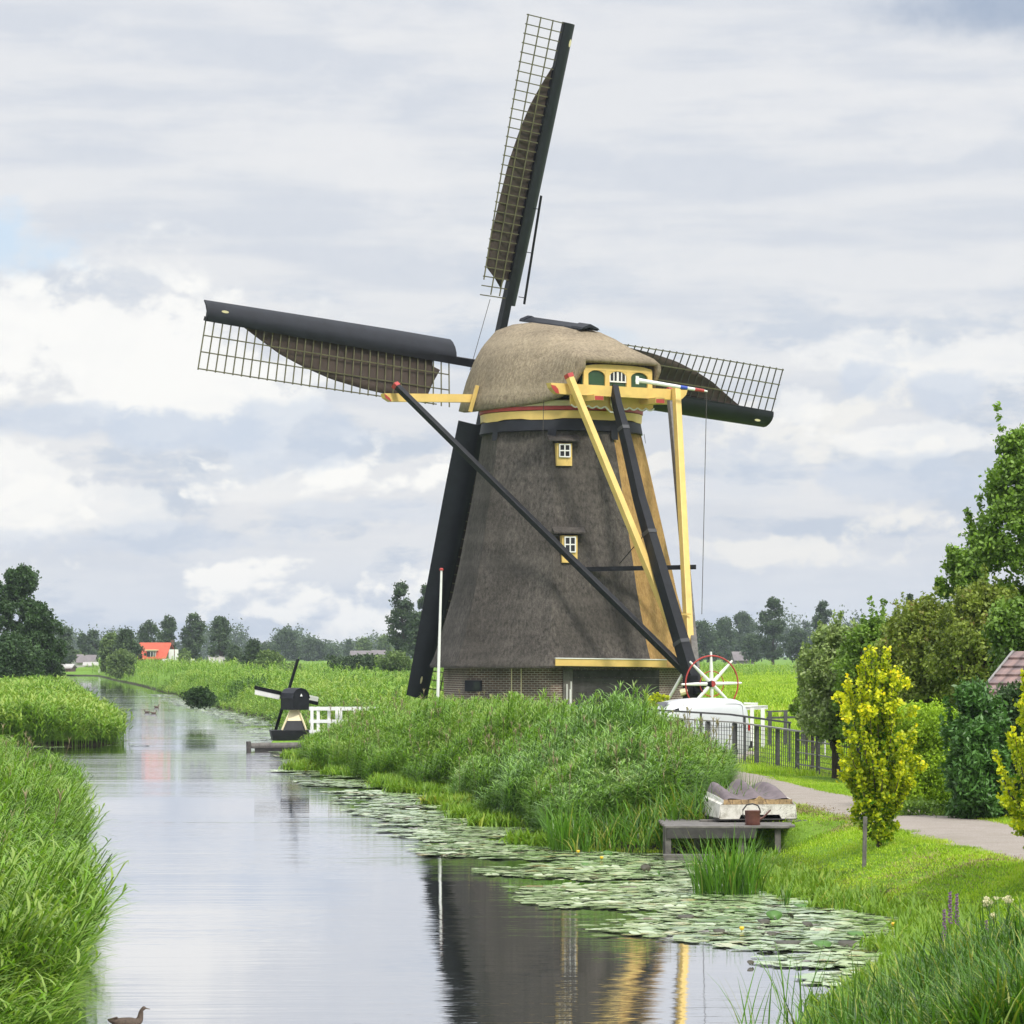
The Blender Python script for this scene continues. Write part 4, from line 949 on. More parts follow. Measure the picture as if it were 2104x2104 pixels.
# sails
HB = MC+w0*SH+UP*HZ; HB[2] = HZ
wt = w0*cos(TILT)+UP*sin(TILT); bt = -w0*sin(TILT)+UP*cos(TILT)
d1 = bt*cos(TH)+ax*sin(TH); d2 = ax*cos(TH)-bt*sin(TH)
g = G(); g.tube([HB-wt*2.2, HB+wt*.9], [.32, .30], 12); g.box(HB, (.75, .75, 1.3), X=d2, Y=d1, Z=wt); g.build('windshaft', 'black', mill)
def twist(r): return np.interp(r, [2, BL], [R(23), R(4)])
for k, (d, tr, hub, lab) in enumerate(((d1, -d2, HB+wt*.42, 'upright sail pointing up'), (-d1, d2, HB+wt*.42, 'sail hanging down behind the left side of the body'), (-d2, -d1, HB-wt*.42, 'sail reaching out to the left'), (d2, d1, HB-wt*.42, 'sail reaching out to the right behind the cap'))):
    # tr: direction of the trailing lattice
    LP = lambda r, x, off=0.0: hub+d*r+(tr*cos(twist(r))-wt*sin(twist(r)))*x+wt*off
    g = G(); g.beam(hub, hub+d*BL, .34, .34, wt, .16, .17); st = g.build('sail', 'black', mill); st['label'] = lab
    g = G(); r = 2.75; nb = 31
    for q in range(nb):
        r = 2.7+(BL-2.75)*q/(nb-1); g.beam(LP(r, -.1), LP(r, 1.93), .032, .042, d)
    if k == 0: pass
    lt = g.build('lattice', 'lathdark' if k == 3 else 'lath', st)
    for x in (.62, 1.24, 1.88):
        g = G()
        pts = [LP(rr_, x, -.03) for rr_ in np.linspace(2.75 if x < 1.5 else 3.3, BL-.02, 14)]
        for i in range(13): g.beam(pts[i], pts[i+1], .045, .03, wt)
        g.build('lattice_rail', 'lath', st)
    
    # sailcloth on the wind side, half reefed
    edge_r = [3.25, 3.6, 4.0, 5.2, 6.6, 8.0, 9.3, 10.3, 11.3, 12.1]; edge_x = [.5, 1.72, 1.84, 1.80, 1.70, 1.52, 1.20, .88, .42, .05]
    V = []; nr, nx = 26, 7; rsc = np.linspace(3.05, 12.1, nr)
    for i in range(nr):
        mx = np.interp(rsc[i], edge_r, edge_x)
        for j in range(nx):
            x = .05+(mx-.05)*j/(nx-1); sc0 = .55*(1-abs(2*j/(nx-1)-1)**1.5) if i == 0 else 0     # scalloped inner hem
            V.append(LP(rsc[i]+sc0, x, .07+.05*sin(x*3.0)+.02*sin(rsc[i]*2.3+x*5)))
    g = G(); g.add(V, [(i*nx+j, i*nx+j+1, (i+1)*nx+j+1, (i+1)*nx+j) for i in range(nr-1) for j in range(nx-1)])
    cl_ = g.build('sailcloth', 'cloth', st, smooth=True, fixn=False); mm = cl_.modifiers.new('thick', 'SOLIDIFY'); mm.thickness = .01
    # rounded leading board
    sec = [(0.05, -.10), (-.12, -.19), (-.32, -.21), (-.52, -.15), (-.68, -.02), (-.76, .14), (-.72, .16), (-.55, .0), (-.32, -.10), (0.02, -.03)]
    rg = []
    for r in np.linspace(2.45, BL, 16):
        s_ = np.interp(r, [1.7, 5, BL], [1.12, 1.1, .92]); tw = twist(r)*.6+R(15)
        dirx = tr*cos(tw)-wt*sin(tw)
        rg.append([hub+d*r+dirx*a*s_+wt*b*s_ for a, b in sec])
    g = G(); g.loft(rg); bo = g.build('leading_board', 'blackgloss', st, smooth=True)
    g = G(); r = BL-.75; tw = twist(r)*.6+R(15); c = hub+d*r-(tr*cos(tw)-wt*sin(tw))*.40-wt*.20; g.add([c+d*.16*cos(a)+tr*.05*sin(a)-wt*.012 for a in np.arange(10)*pi/5], [tuple(range(10))]); g.build('board_slot', 'cream', bo, fixn=False)
    # thin rail behind the board near the root
    if k == 0:
        g = G(); dq = MC[1]+2.2; g.beam(at(1112, 402, dq), at(1077, 625, dq+1), .05, .10, wt)
        for u_, v_ in ((1108, 430), (1094, 520), (1078, 612)): g.beam(at(u_, v_, dq), at(u_-12, v_-2, dq+.3), .03, .03, d)
        g.build('brake_rail', 'black', st)
g = G(); q = HB-d1*BL*.985; g.tube([at(852, 1425, q[1]-.3), at(862, 1432, q[1]-.3)], .12, 8); 

# ---------------------------------------------------------------- things by the water
# flagpole
p0 = at(897, 1452, 124); p1 = at(907, 1172, 124)
t_ = thing('flagpole', 'thin white flagpole with red top standing left of the windmill', 'flagpole', (p0[0], p0[1], .4))
p0[2] = .4
g = G(); g.tube([p0, p0*.5+p1*.5, p1], [.062, .055, .04], 10); g.build('pole', 'white', t_, smooth=True)
g = G(); g.tube([p1, p1+[0, 0, .05], p1+[0, 0, .09]], [.075, .075, .04], 10); g.build('pole_cap', 'red', t_)

# small black mill on its raft
SM = at(606, 1500, 126); SM[2] = .34
sm = thing('small_mill', 'small black and beige model windmill standing on a grassy raft by the white rail', 'model windmill', tuple(SM))
px = 7000/126.0
def sq(c, hx, hy, z, yaw=YAW):
    a = np.array([cos(yaw), sin(yaw), 0]); b = np.array([-sin(yaw), cos(yaw), 0]); return [c+a*hx*i+b*hy*j+UP*z for i, j in ((-1, -1), (1, -1), (1, 1), (-1, 1))]
yb = R(8)
tc_ = SM+np.array([-.18, 0, 0])
g = G(); g.loft([sq(tc_, .66, .5, 0, yb), sq(tc_, .74, .56, .37, yb)]); g.build('trough', 'black', sm)
g = G(); g.loft([sq(SM, .42, .42, .37, yb), sq(SM, .30, .30, .72, yb)]); g.build('lower_body', 'black', sm)
g = G(); g.loft([sq(SM, .30, .30, .72, yb), sq(SM, .13, .13, 1.16, yb)]); g.build('upper_body', 'cream', sm)['label'] = 'beige tapering upper body'
for sx in (-1, 1):
    g = G(); g.beam(SM+np.array([sx*.45, -.44, .38]), SM+np.array([sx*.14, -.16, 1.14]), .05, .05, UP); g.build('corner_strut', 'cream', sm)
HC = SM+np.array([.0, 0, 1.12])
def hp_(s, x, z): return HC+w0*s+ax*x+UP*z
arc = [(-.36, 0), (-.36, .42), (-.31, .60), (-.18, .74), (0, .79), (.18, .74), (.31, .60), (.36, .42), (.36, 0)]
g = G(); g.loft([[hp_(-.42, x, z) for x, z in arc], [hp_(.42, x, z) for x, z in arc]]); hd = g.build('head', 'black', sm)
g = G(); g.loft([[hp_(-.46, x*1.06, z*1.03) for x, z in arc[1:-1]], [hp_(.46, x*1.06, z*1.03) for x, z in arc[1:-1]]], close=False, cap=False); rf = g.build('head_roof', 'blackgloss', hd); mm = rf.modifiers.new('t', 'SOLIDIFY'); mm.thickness = .03
g = G(); g.prism([hp_(-.475, -.05, .50), hp_(-.475, .05, .50), hp_(-.475, 0, .60)], w0*.02); g.build('white_mark', 'white', hd)
sh = hp_(.62, 0, .52)
g = G(); g.tube([hp_(.3, 0, .5), sh+w0*.08], .05, 8); g.build('shaft', 'black', sm)
for k, (d, tr, lab) in enumerate(((bt*cos(R(11))+ax*sin(R(11)), None, 'up'), (-(bt*cos(R(11))+ax*sin(R(11))), None, 'down'), (-(ax*cos(R(11))-bt*sin(R(11))), None, 'left'), (ax*cos(R(11))-bt*sin(R(11)), None, 'right'))):
    tr = np.cross(wt, d)*-1
    if k == 0 and tr @ ax > 0: pass
    g = G(); g.beam(sh, sh+d*1.42, .05, .05, wt); s1 = g.build('sail', 'black', sm)
    sgn = {0: -1, 1: -1, 2: -1, 3: -1}[k]
    trd = {0: -ax, 1: ax, 2: -bt, 3: bt}[k]
    g = G()
    for q in range(3):
        x0 = .05+.075*q
        tw = .5
        g.beam(sh+d*.3+(trd*.75-wt*.5*(1 if k < 2 else .2))*(x0+.03), sh+d*1.4+(trd*.75-wt*.5*(1 if k < 2 else .2))*(x0+.03), .012, .066, trd if k > 1 else d)
    g.build('sail_boards', 'greywood' if k < 2 else 'white', s1)
    g = G(); g.beam(sh+d*.25-trd*.06, sh+d*1.43-trd*.06, .11 if k > 1 else .06, .03, wt); g.build('leading_board', 'black', s1)
# raft
rc = at(580, 1528, 126); rc[2] = 0
rf_ = thing('raft', 'low wooden landing raft topped with grass under the small mill', 'raft', (rc[0], rc[1], 0))
x0 = (517-1052)/F*126; x1 = (652-1052)/F*126
g = G()
for k in range(6): g.beam((x0+.05*k, 125.0+.36*k, .17), (x1+.3, 125.0+.36*k, .19), .33, .12, UP)
g.tube([(x0-.05, 124.85, .16), (x1+.2, 124.8, .20)], .10, 8); g.build('deck', 'greywood', rf_)
g = G(); g.beam((x0+.2, 124.9, .02), (x1+.2, 124.9, .02), .12, .26, UP); g.build('sill_beam', 'darkwood', rf_)
g = G(); 
for k in range(2): g.tube([(x0+.0, 124.8, -.4), (x0-.02, 124.75, .32)], .09, 8)
g.build('mooring_post', 'greywood', rf_)
g = G(); g.loft([[(x0+.78, 125.1, .24), (x1+.3, 125.1, .25), (x1+.3, 127, .30), (x0+.78, 127, .30)], [(x0+.82, 125.15, .32), (x1+.3, 125.15, .34), (x1+.3, 127, .36), (x0+.82, 127, .36)]])
MT['turf'] = paint('turf', (.16, .30, .03), .9, .3, 14.0, None, .8); g.build('turf', 'turf', rf_)
# white bridge rail
br_ = thing('bridge_rail', 'white wooden bridge rail beside the small mill, half sunk in reeds', 'railing', ((640-1052)/F*124, 124, .3))
def rail_seg(g, u0, u1, D_, D1):
    for v0, h in ((1456, .13), (1482, .12), (1503, .10)): g.beam(at(u0, v0, D_), at(u1, v0, D1), .09, h, UP)
g = G(); rail_seg(g, 636, 694, 124, 123.6); rail_seg(g, 694, 800, 123.6, 123.2)
g.build('rail', 'white', br_)
for u, vb in ((641, 1512), (654, 1524), (676, 1518), (692, 1518), (700, 1516), (730, 1500), (762, 1500), (798, 1500)):
    g = G(); g.beam(at(u, vb, 123.9), at(u, 1452, 123.9), .11, .09, (0, 1, 0)); g.build('post', 'white', br_)

# jetty, boat and watering can
DJ = 58.0; jx = lambda u, D=DJ: (u-1052)/F*D
jt = thing('jetty', 'old grey plank jetty on posts above the lily pads', 'jetty', (jx(1370), DJ, 0))
X0, X1 = jx(1363), jx(1632); zt = .585
g = G()
for k in range(16):
    ya = DJ+.215*k; g.box(((X0+X1)/2+.02*(k % 3)+(.0 if k else -.03), ya, zt-.018+.002*(k % 2)), (X1-X0-.12*(k == 0), .205, .036))
dk = g.build('deck_boards', 'greywood', jt, bevel=.004)
g = G(); g.box(((X0+X1)/2-.3, DJ-.06, zt-.125), (X1-X0-.7, .09, .17)); g.build('edge_beam', 'darkwood', jt, bevel=.005)
for (x, y, zb) in ((X0+.08, DJ-.02, -.5), (X0+.10, DJ+1.25, -.5), (X0+1.32, DJ+.04, -.5), (X0+1.95, DJ+.04, -.3), (X0+1.3, DJ+1.25, -.4), (X0+.62, DJ+.9, -.4), (X0+.2, DJ+2.9, -.4), (X0+1.9, DJ+2.9, -.4)):
    g = G(); g.beam((x, y, zb), (x, y, zt-.04), .10, .10, (0, 1, 0)); g.build('post', 'greywood', jt, bevel=.006)
g = G()
for k in range(2): g.box((X0+.42, DJ-.30+.15*k, .095), (.86, .14, .035))
g.box((X0+.42, DJ-.36, .0), (.84, .05, .14)); st_ = g.build('lower_step', 'greywood', jt)
g = G(); g.beam((X0+.5, DJ-.38, .10), (X0+.78, DJ-.34, -.02), .03, .03, UP); g.build('step_brace', 'fencetop', jt)
# loose planks under the boat
for u0, u1, y_, lab in ((1438, 1500, DJ+1.45, 'loose grey plank under the left side of the upturned boat'), (1612, 1655, DJ+1.9, 'loose grey plank sticking out right of the upturned boat')):
    g = G(); g.box(((jx(u0, y_)+jx(u1, y_))/2, y_-.6*(u0 > 1500), .605), (jx(u1, y_)-jx(u0, y_), .16, .035)); tag(g.build('plank', 'greywood', None, bevel=.004), lab, 'plank')
bo_c = np.array([jx(1541, 59.7), 59.85, .645])
boat = thing('upturned_boat', 'small white tri-hull dinghy upturned on the jetty with a brown weathered bottom', 'boat', tuple(bo_c))
yawb = R(10)
fwd = np.array([-sin(yawb), cos(yawb), 0]); sdv = np.array([cos(yawb), sin(yawb), 0])
def BP(s, x, z): return bo_c+fwd*s+sdv*x+UP*z
st_list = [(-.62, 1.12, .33, .03), (-.45, 1.12, .345, .07), (-.2, 1.12, .37, .11), (.2, 1.12, .40, .16), (.6, 1.09, .42, .19), (.9, 1.02, .42, .19), (1.2, .90, .38, .17), (1.42, .72, .30, .10)]
def bottom(x, hump):      # three keels
    a = abs(x)
    return hump*(np.exp(-((a)/.13)**2)*1.15+np.exp(-((a-.44)/.13)**2)*.9)
xs_b = np.linspace(-.56, .56, 29)
g = G(); rows = []
for s, k, zc, hump in st_list: rows.append([BP(s, x*k*(.98), zc+bottom(x, hump)*1.0-(.10*max(0, abs(x)-.5)/.06)) for x in xs_b])
m__ = len(xs_b); g.add([p for r0 in rows for p in r0], [(i*m__+j, i*m__+j+1, (i+1)*m__+j+1, (i+1)*m__+j) for i in range(len(rows)-1) for j in range(m__-1)])
g.add(rows[-1]+[BP(1.42, x*.68*1.05, .22) for x in xs_b[::-1]], [tuple(range(2*m__))])
MT['hullbrown'] = paint('weathered brown hull bottom', (.125, .095, .10), .6, .3, 5.0, ((.06, .045, .045), .6))
def crack_mat():
    m, nt, b = node_mat('old white hull paint'); n = tnoise(nt, 6, 8, .7)
    vo = nt.nodes.new('ShaderNodeTexVoronoi'); vo.feature = 'DISTANCE_TO_EDGE'; vo.inputs['Scale'].default_value = 6; tc = nt.nodes.new('ShaderNodeTexCoord')
    mp = nt.nodes.new('ShaderNodeVectorMath'); mp.operation = 'MULTIPLY_ADD'; nt.links.new(tc.outputs['Object'], mp.inputs[0]); mp.inputs[1].default_value = (1, 1, 1.4)
    n2 = nt.nodes.new('ShaderNodeTexNoise'); n2.inputs['Scale'].default_value = 4; nt.links.new(tc.outputs['Object'], n2.inputs[0]); nt.links.new(n2.outputs[1], mp.inputs[2]); nt.links.new(mp.outputs[0], vo.inputs[0])
    base = ramp(nt, n, [(.35, (.36, .34, .28)), (.52, (.66, .64, .57)), (.8, (.74, .72, .66))])
    cr = ramp(nt, vo.outputs[0], [(0, (1,)*3), (.03, (0,)*3)]); pt = ramp(nt, tnoise(nt, 2.2, 3), [(.48, (0,)*3), (.58, (.8,)*3)])
    f = nt.nodes.new('ShaderNodeMath'); f.operation = 'MULTIPLY'; nt.links.new(cr, f.inputs[0]); nt.links.new(pt, f.inputs[1])
    nt.links.new(cmix(nt, f.outputs[0], base, (.10, .085, .07)), b.inputs['Base Color']); b.inputs['Roughness'].default_value = .6
    return m
MT['hullwhite'] = crack_mat()
MT['hullrust'] = paint('stained hull edge', (.38, .26, .13), .7, .4, 12.0, ((.12, .08, .05), .5))
bt_ = g.build('hull_bottom', 'hullbrown', boat, smooth=True)
g = G()
side = [(.60, .0), (.625, .02), (.60, .25), (.565, .27), (.545, .33)]
for sx in (-1, 1): g.loft([[BP(s, sx*x*k, z*(zc/.33 if z > .2 else 1)) for x, z in side] for s, k, zc, hump in st_list], close=False, cap=False)
# transom with the motor notch
def tr_quad(pts, ds=0.0): g.prism([BP(-.62-ds, x*1.12, z) for x, z in pts], fwd*.05)
tr_quad([(-.60, 0), (-.30, 0), (-.27, .07), (-.55, .25), (-.60, .24)])
tr_quad([(.60, 0), (.38, 0), (.34, .07), (.55, .25), (.60, .24)])
tr_quad([(-.27, .07), (.34, .07), (.55, .25), (-.55, .25)])
hs = g.build('hull_side', 'hullwhite', boat)
mm = hs.modifiers.new('t', 'SOLIDIFY'); mm.thickness = .012
g = G(); tr_quad([(-.55, .252), (.55, .252), (.545, .335), (-.545, .335)], .003); g.prism([BP(-.63, x, z) for x, z in ((-.07, .33), (.13, .33), (.03, .395))], fwd*.05); g.build('stained_transom', 'hullrust', boat)
g = G(); g.loft([[BP(s, sx*.63*k, z) for sx, z in ((-1, -.02), (1, -.02), (1, .0), (-1, .0))] for s, k, zc, hump in st_list], cap=True); g.build('gunwale', 'darkwood', boat)
# watering can
wcn = np.array([jx(1546, DJ+.25), DJ+.22, zt+.002])
wc_ = thing('watering_can', 'red brown watering can with a hooped handle on the jetty', 'watering can', tuple(wcn))
g = G(); K = 20
g.loft([[wcn+np.array([r0*cos(a), r0*.8*sin(a), z]) for a in np.arange(K)*2*pi/K] for r0, z in ((.125, 0), (.132, .012), (.128, .10), (.132, .235), (.138, .245), (.125, .252))]); g.build('can_body', 'rust', wc_, smooth=True)
g = G(); g.tube([wcn+np.array(p) for p in ((-.12, 0, .13), (-.165, 0, .17), (-.165, 0, .26), (-.10, 0, .345), (.0, 0, .365), (.09, 0, .335), (.125, 0, .27), (.135, 0, .2))], .013, 8); g.build('handle', 'darkwood', wc_, smooth=True)
g = G(); g.tube([wcn+np.array(p) for p in ((.11, 0, .10), (.18, 0, .13), (.31, 0, .26))], [.034, .018, .012], 8); g.build('spout', 'rust', wc_, smooth=True)

# irises and sedge clumps
def blade_clump(name, lab, cat, x, y, n, h, wd, rx, ry, mat, r, droop=(10, 70), seg=4, z0=None, leanx=0.0):
    z0 = float(zg(x, y)) if z0 is None else z0
    z0 = max(z0, -.08)
    t_ = thing(name, lab, cat, (x, y, z0)); parts = []
    for k in range(n):
        a = r.uniform(0, 2*pi); q = math.sqrt(r.random()); bx, by = q*rx*cos(a), q*ry*sin(a)
        d = (cos(a)*.6+r.normal(0, .5)+leanx, sin(a)*.6+r.normal(0, .5))
        v, f = ribbon((x+bx, y+by, z0), d, h*r.uniform(.55, 1.15), wd*r.uniform(.7, 1.2), R(r.uniform(68, 88)), R(r.uniform(*droop)), seg)
        yl = r.random() < .06
        parts.append((v, f, 1.0 if yl else float(np.clip(r.normal(.5, .2), 0, .9))))
    V, Fq, T = template(parts); npmesh('leaves', V, Fq, mat, t_, T); return t_
rc_ = np.random.default_rng(77)
blade_clump('iris_clump', 'dense clump of upright iris leaves growing in the water in front of the jetty', 'iris', (1497-1052)/F*49.8, 49.8, 330, .98, .026, .52, .55, MT['sedge'], rc_, z0=-.05)
blade_clump('iris_clump', 'upright iris clump at the waterline left of the jetty', 'iris', (1165-1052)/F*60.6, 60.8, 200, 1.0, .026, .33, .35, MT['sedge'], rc_, z0=-.02)
blade_clump('iris_clump', 'loose bright green clump between the left iris clump and the jetty', 'iris', (1275-1052)/F*61, 61.2, 260, .85, .026, .75, .4, MT['sedge'], rc_, (20, 90), z0=.0)
blade_clump('iris_clump', 'small tuft of thin blades standing alone among the lily pads', 'iris', (1612-1052)/F*47.4, 47.4, 24, .42, .014, .07, .07, MT['sedge'], rc_, z0=0)
blade_clump('iris_clump', 'thin sparse blades at the lawn edge above the lily pads', 'iris', (1735-1052)/F*47, 46.6, 30, .32, .012, .25, .15, MT['sedge'], rc_, z0=.02)
# the big foreground sedge bed at the lower right corner
x, y = [], []
for (uc, D_, sx, sy, n) in ((2060, 33.0, .9, 1.6, 520), (1950, 32.0, .6, 1.5, 400), (1830, 31.2, .45, 1.0, 240), (1700, 30.0, .35, .7, 120), (1620, 29.5, .30, .5, 30), (1900, 29.5, .8, 1.5, 300), (2060, 29.5, .9, 2.0, 420), (1800, 28.5, .6, 1.0, 300), (2060, 27.6, .5, .6, 420), (1980, 27.2, .5, .6, 300)):
    x.append((uc+18-1052)/F*D_+rc_.normal(0, sx*.5, n)); y.append(D_+rc_.normal(0, sy*.5, n))
x = np.concatenate(x); y = np.concatenate(y)
sedge_t = []
for q in range(16):
    parts = []
    for k in range(3):
        a = rc_.uniform(0, 2*pi); v, f = ribbon((rc_.normal(0, .03), rc_.normal(0, .03), 0), (cos(a), sin(a)), rc_.uniform(.55, 1.2), .038, R(rc_.uniform(60, 88)), R(rc_.uniform(10, 100)), 5)
        parts.append((v, f, 1.0 if rc_.random() < .04 else float(rc_.uniform(.05, .9))))
    sedge_t.append(template(parts))
P = np.stack([x, y, np.maximum(zg(x, y), -.15)], 1)
xf = rc_.uniform(1.1, 4.4, 620); yf = rc_.uniform(59.7, 62.0, 620)+.3*(xf < 2); P = np.concatenate([P, np.stack([xf, yf, np.maximum(zg(xf, yf), -.1)], 1)])
tag(scatter('sedge', sedge_t, P[:-620], MT['sedge'], rr=rc_, tintj=.1, smin=.5, smax=.80), 'dense clump of long arching sedge blades in the bottom right corner', 'sedge', kind='stuff')
tag(scatter('sedge', sedge_t, P[-620:], MT['sedge'], rr=rc_, tintj=.12, smin=.55, smax=.85, tbias=np.full(620, .1)), 'bright green coarse grass between the reeds and the jetty', 'sedge', kind='stuff')
for u, D_, n, lab in ((1560, 31, 14, 'sparse dark blades rising from the water at the bottom edge'), (1640, 33.5, 22, 'thin tall blades left of the sedge in the lower right')):
    blade_clump('reed_tuft', lab, 'sedge', (u-1052)/F*D_, D_, n, .85, .017, .22, .3, MT['sedge'], rc_, (5, 45), z0=-.1, leanx=-.3)
# flowers
MT['purple'] = paint('purple loosestrife', (.20, .10, .20), .8, .3, 20); MT['creamflower'] = paint('cream flower heads', (.72, .68, .42), .8, .1, 20); MT['petal'] = paint('yellow petals', (.8, .5, .02), .5, .1)
MT['stem'] = paint('plant stem', (.07, .11, .03), .7, .2)
for k, (u, vt, D_, h, lab) in enumerate(((1952, 1832, 35.5, .95, 'tallest purple loosestrife spike above the sedge'), (1966, 1836, 36, .85, 'purple loosestrife spike right beside the tallest one'), (1940, 1868, 35, .6, 'short purple loosestrife spike left of the tallest one'), (2027, 1890, 35, .6, 'purple loosestrife spike below the cream flowers'))):
    top = at(u, vt, D_); b0 = top-UP*h; t_ = thing('loosestrife', lab, 'flower', tuple(b0))
    g = G(); g.tube([b0, top], .004, 5); g.build('stem', 'stem', t_)
    g = G(); 
    for q in range(30):
        c = top-UP*(.008+.011*q); a = q*2.4; r0 = .009+.010*q/30; g.box(c+np.array([cos(a), sin(a), 0])*r0, (.016, .016, .016), X=unit((cos(a), sin(a), .4)), Y=unit((-sin(a), cos(a), 0)), Z=unit((-cos(a)*.4, -sin(a)*.4, 1)))
    g.build('flower_spike', 'purple', t_)
for k, (u, vt, D_, sc, lab) in enumerate(((2032, 1850, 35, 1.0, 'cream meadowsweet flower heads on the left'), (2072, 1852, 35.4, 1.0, 'cream meadowsweet flower heads on the right'), (2042, 1882, 34.8, .8, 'lowest cream meadowsweet flower heads'))):
    top = at(u, vt, D_); b0 = top-UP*.8+np.array([.08, 0, 0]); t_ = thing('meadowsweet', lab, 'flower', tuple(b0))
    g = G(); g.tube([b0, top-UP*.05], .005, 5)
    cl = []
    for q in range(6):
        c = top+np.array([rc_.normal(0, .028), rc_.normal(0, .028), rc_.normal(0, .022)])*sc; cl.append((c[0], c[1], c[2], .032*sc, .022*sc)); g.tube([top-UP*.12, c], .003, 4)
    g.build('stem', 'stem', t_); crown_mesh('flower_heads', cl, 420, .011, MT['creamflower'], t_, rc_)
# raised leaves, lily flowers
MT['bigleaf'] = paint('fresh lily leaf', (.06, .16, .015), .5, .25, 8.0)
MT['darkleaf'] = paint('dead dark lily leaf', (.05, .045, .025), .5, .35, 14.0)
def raised_leaf(u, v, s, tilt, az, mat, lab):
    D_ = F*EYE/(v-HV); c = np.array([(u-1052)/F*D_, D_, .0]); a = np.array([cos(az), sin(az), 0]); b = np.array([-sin(az)*cos(tilt), cos(az)*cos(tilt), sin(tilt)])
    nn_ = np.cross(a, b); K = 16; V = [c+b*s*.5+nn_*.0]
    for k in range(K):
        t = .25+k*(2*pi-.5)/(K-1)-pi/2; rr0 = s*.5*(1+.06*sin(3*t)); V.append(c+b*s*.5+a*rr0*1.1*cos(t)+b*rr0*.8*sin(t)+nn_*(.03*s*cos(2*t))+UP*.01)
    g = G(); g.add(V, [(0, k, k+1) for k in range(1, K)]); o = g.build('lily_leaf', mat, None, smooth=True, fixn=False); mm = o.modifiers.new('t', 'SOLIDIFY'); mm.thickness = .004
    return tag(o, lab, 'lily leaf', 'raised lily leaves')
for a in ((1594, 1893, .20, .8, .2, 'bigleaf', 'largest upright green lily leaf below the iris clump'), (1650, 1866, .18, .3, .3, 'bigleaf', 'green lily leaf lying right of the largest upright one'), (1330, 1794, .17, 1.0, .5, 'darkleaf', 'dark pointed upright leaf left below the jetty step'),
          (1698, 1950, .22, .45, .4, 'bigleaf', 'bright green lily leaf lower right among the pads'), (1738, 1948, .22, .4, -.3, 'darkleaf', 'dark lily leaf beside the bright one lower right'), (1762, 1926, .2, .35, .1, 'bigleaf', 'green lily leaf nearest the sedge'),
          (1630, 1890, .13, .9, 2, 'darkleaf', 'small curled dark leaf right of the largest upright leaf'), (1620, 1945, .3, .2, .0, 'darkleaf', 'long dark floating leaf in the lower lilies'), (1575, 1901, .16, .5, .4, 'darkleaf', 'dark leaf just left of the curled one'),
          (1668, 1908, .16, .6, .8, 'darkleaf', 'dark leaf in the middle of the lily mat'), (1252, 1760, .16, .7, .4, 'bigleaf', 'bright lily leaf by the left iris clumps'), (1205, 1780, .12, .5, .4, 'bigleaf', 'small bright leaf in the left lily mat'), (1356, 1800, .10, 1.2, 1.2, 'bigleaf', 'narrow upright leaf under the jetty'),
          (1410, 1890, .2, .3, 0, 'darkleaf', 'yellowish leaf at the lower edge of the lilies'), (1478, 1920, .14, .5, 0, 'darkleaf', 'dark crumpled leaf below the iris clump'), (1545, 1985, .08, .9, .5, 'darkleaf', 'tiny dark leaf in open water at the lower lilies'), (1590, 1925, .12, .5, .4, 'darkleaf', 'dark leaf below the curled leaf'), (1860, 1868, .16, .6, .1, 'bigleaf', 'grey green leaf at the lawn edge')):
    raised_leaf(*a)
for u, v, lab in ((1836, 1909, 'yellow lily flower near the sedge'), (1524, 1918, 'yellow lily flower in the middle of the lily mat'), (1700, 1846, 'tiny yellow lily flower near the lawn'), (1236, 1770, 'yellow lily flower left of the jetty'), (1188, 1757, 'yellow lily flower by the left iris clump')):
    D_ = F*EYE/(v-HV); c = np.array([(u-1052)/F*D_, D_, .06]); t_ = thing('lily_flower', lab, 'flower', (c[0], c[1], 0), 'yellow water lily flowers')
    g = G(); K = 10; g.loft([[c+np.array([r0*cos(a), r0*sin(a), z]) for a in np.arange(K)*2*pi/K] for r0, z in ((.008, -.02), (.026, -.008), (.032, .012), (.022, .028))]); g.build('petals', 'petal', t_, smooth=True)
    g = G(); g.tube([c-UP*.06, c-UP*.015], .006, 5); g.build('stalk', 'stem', t_)

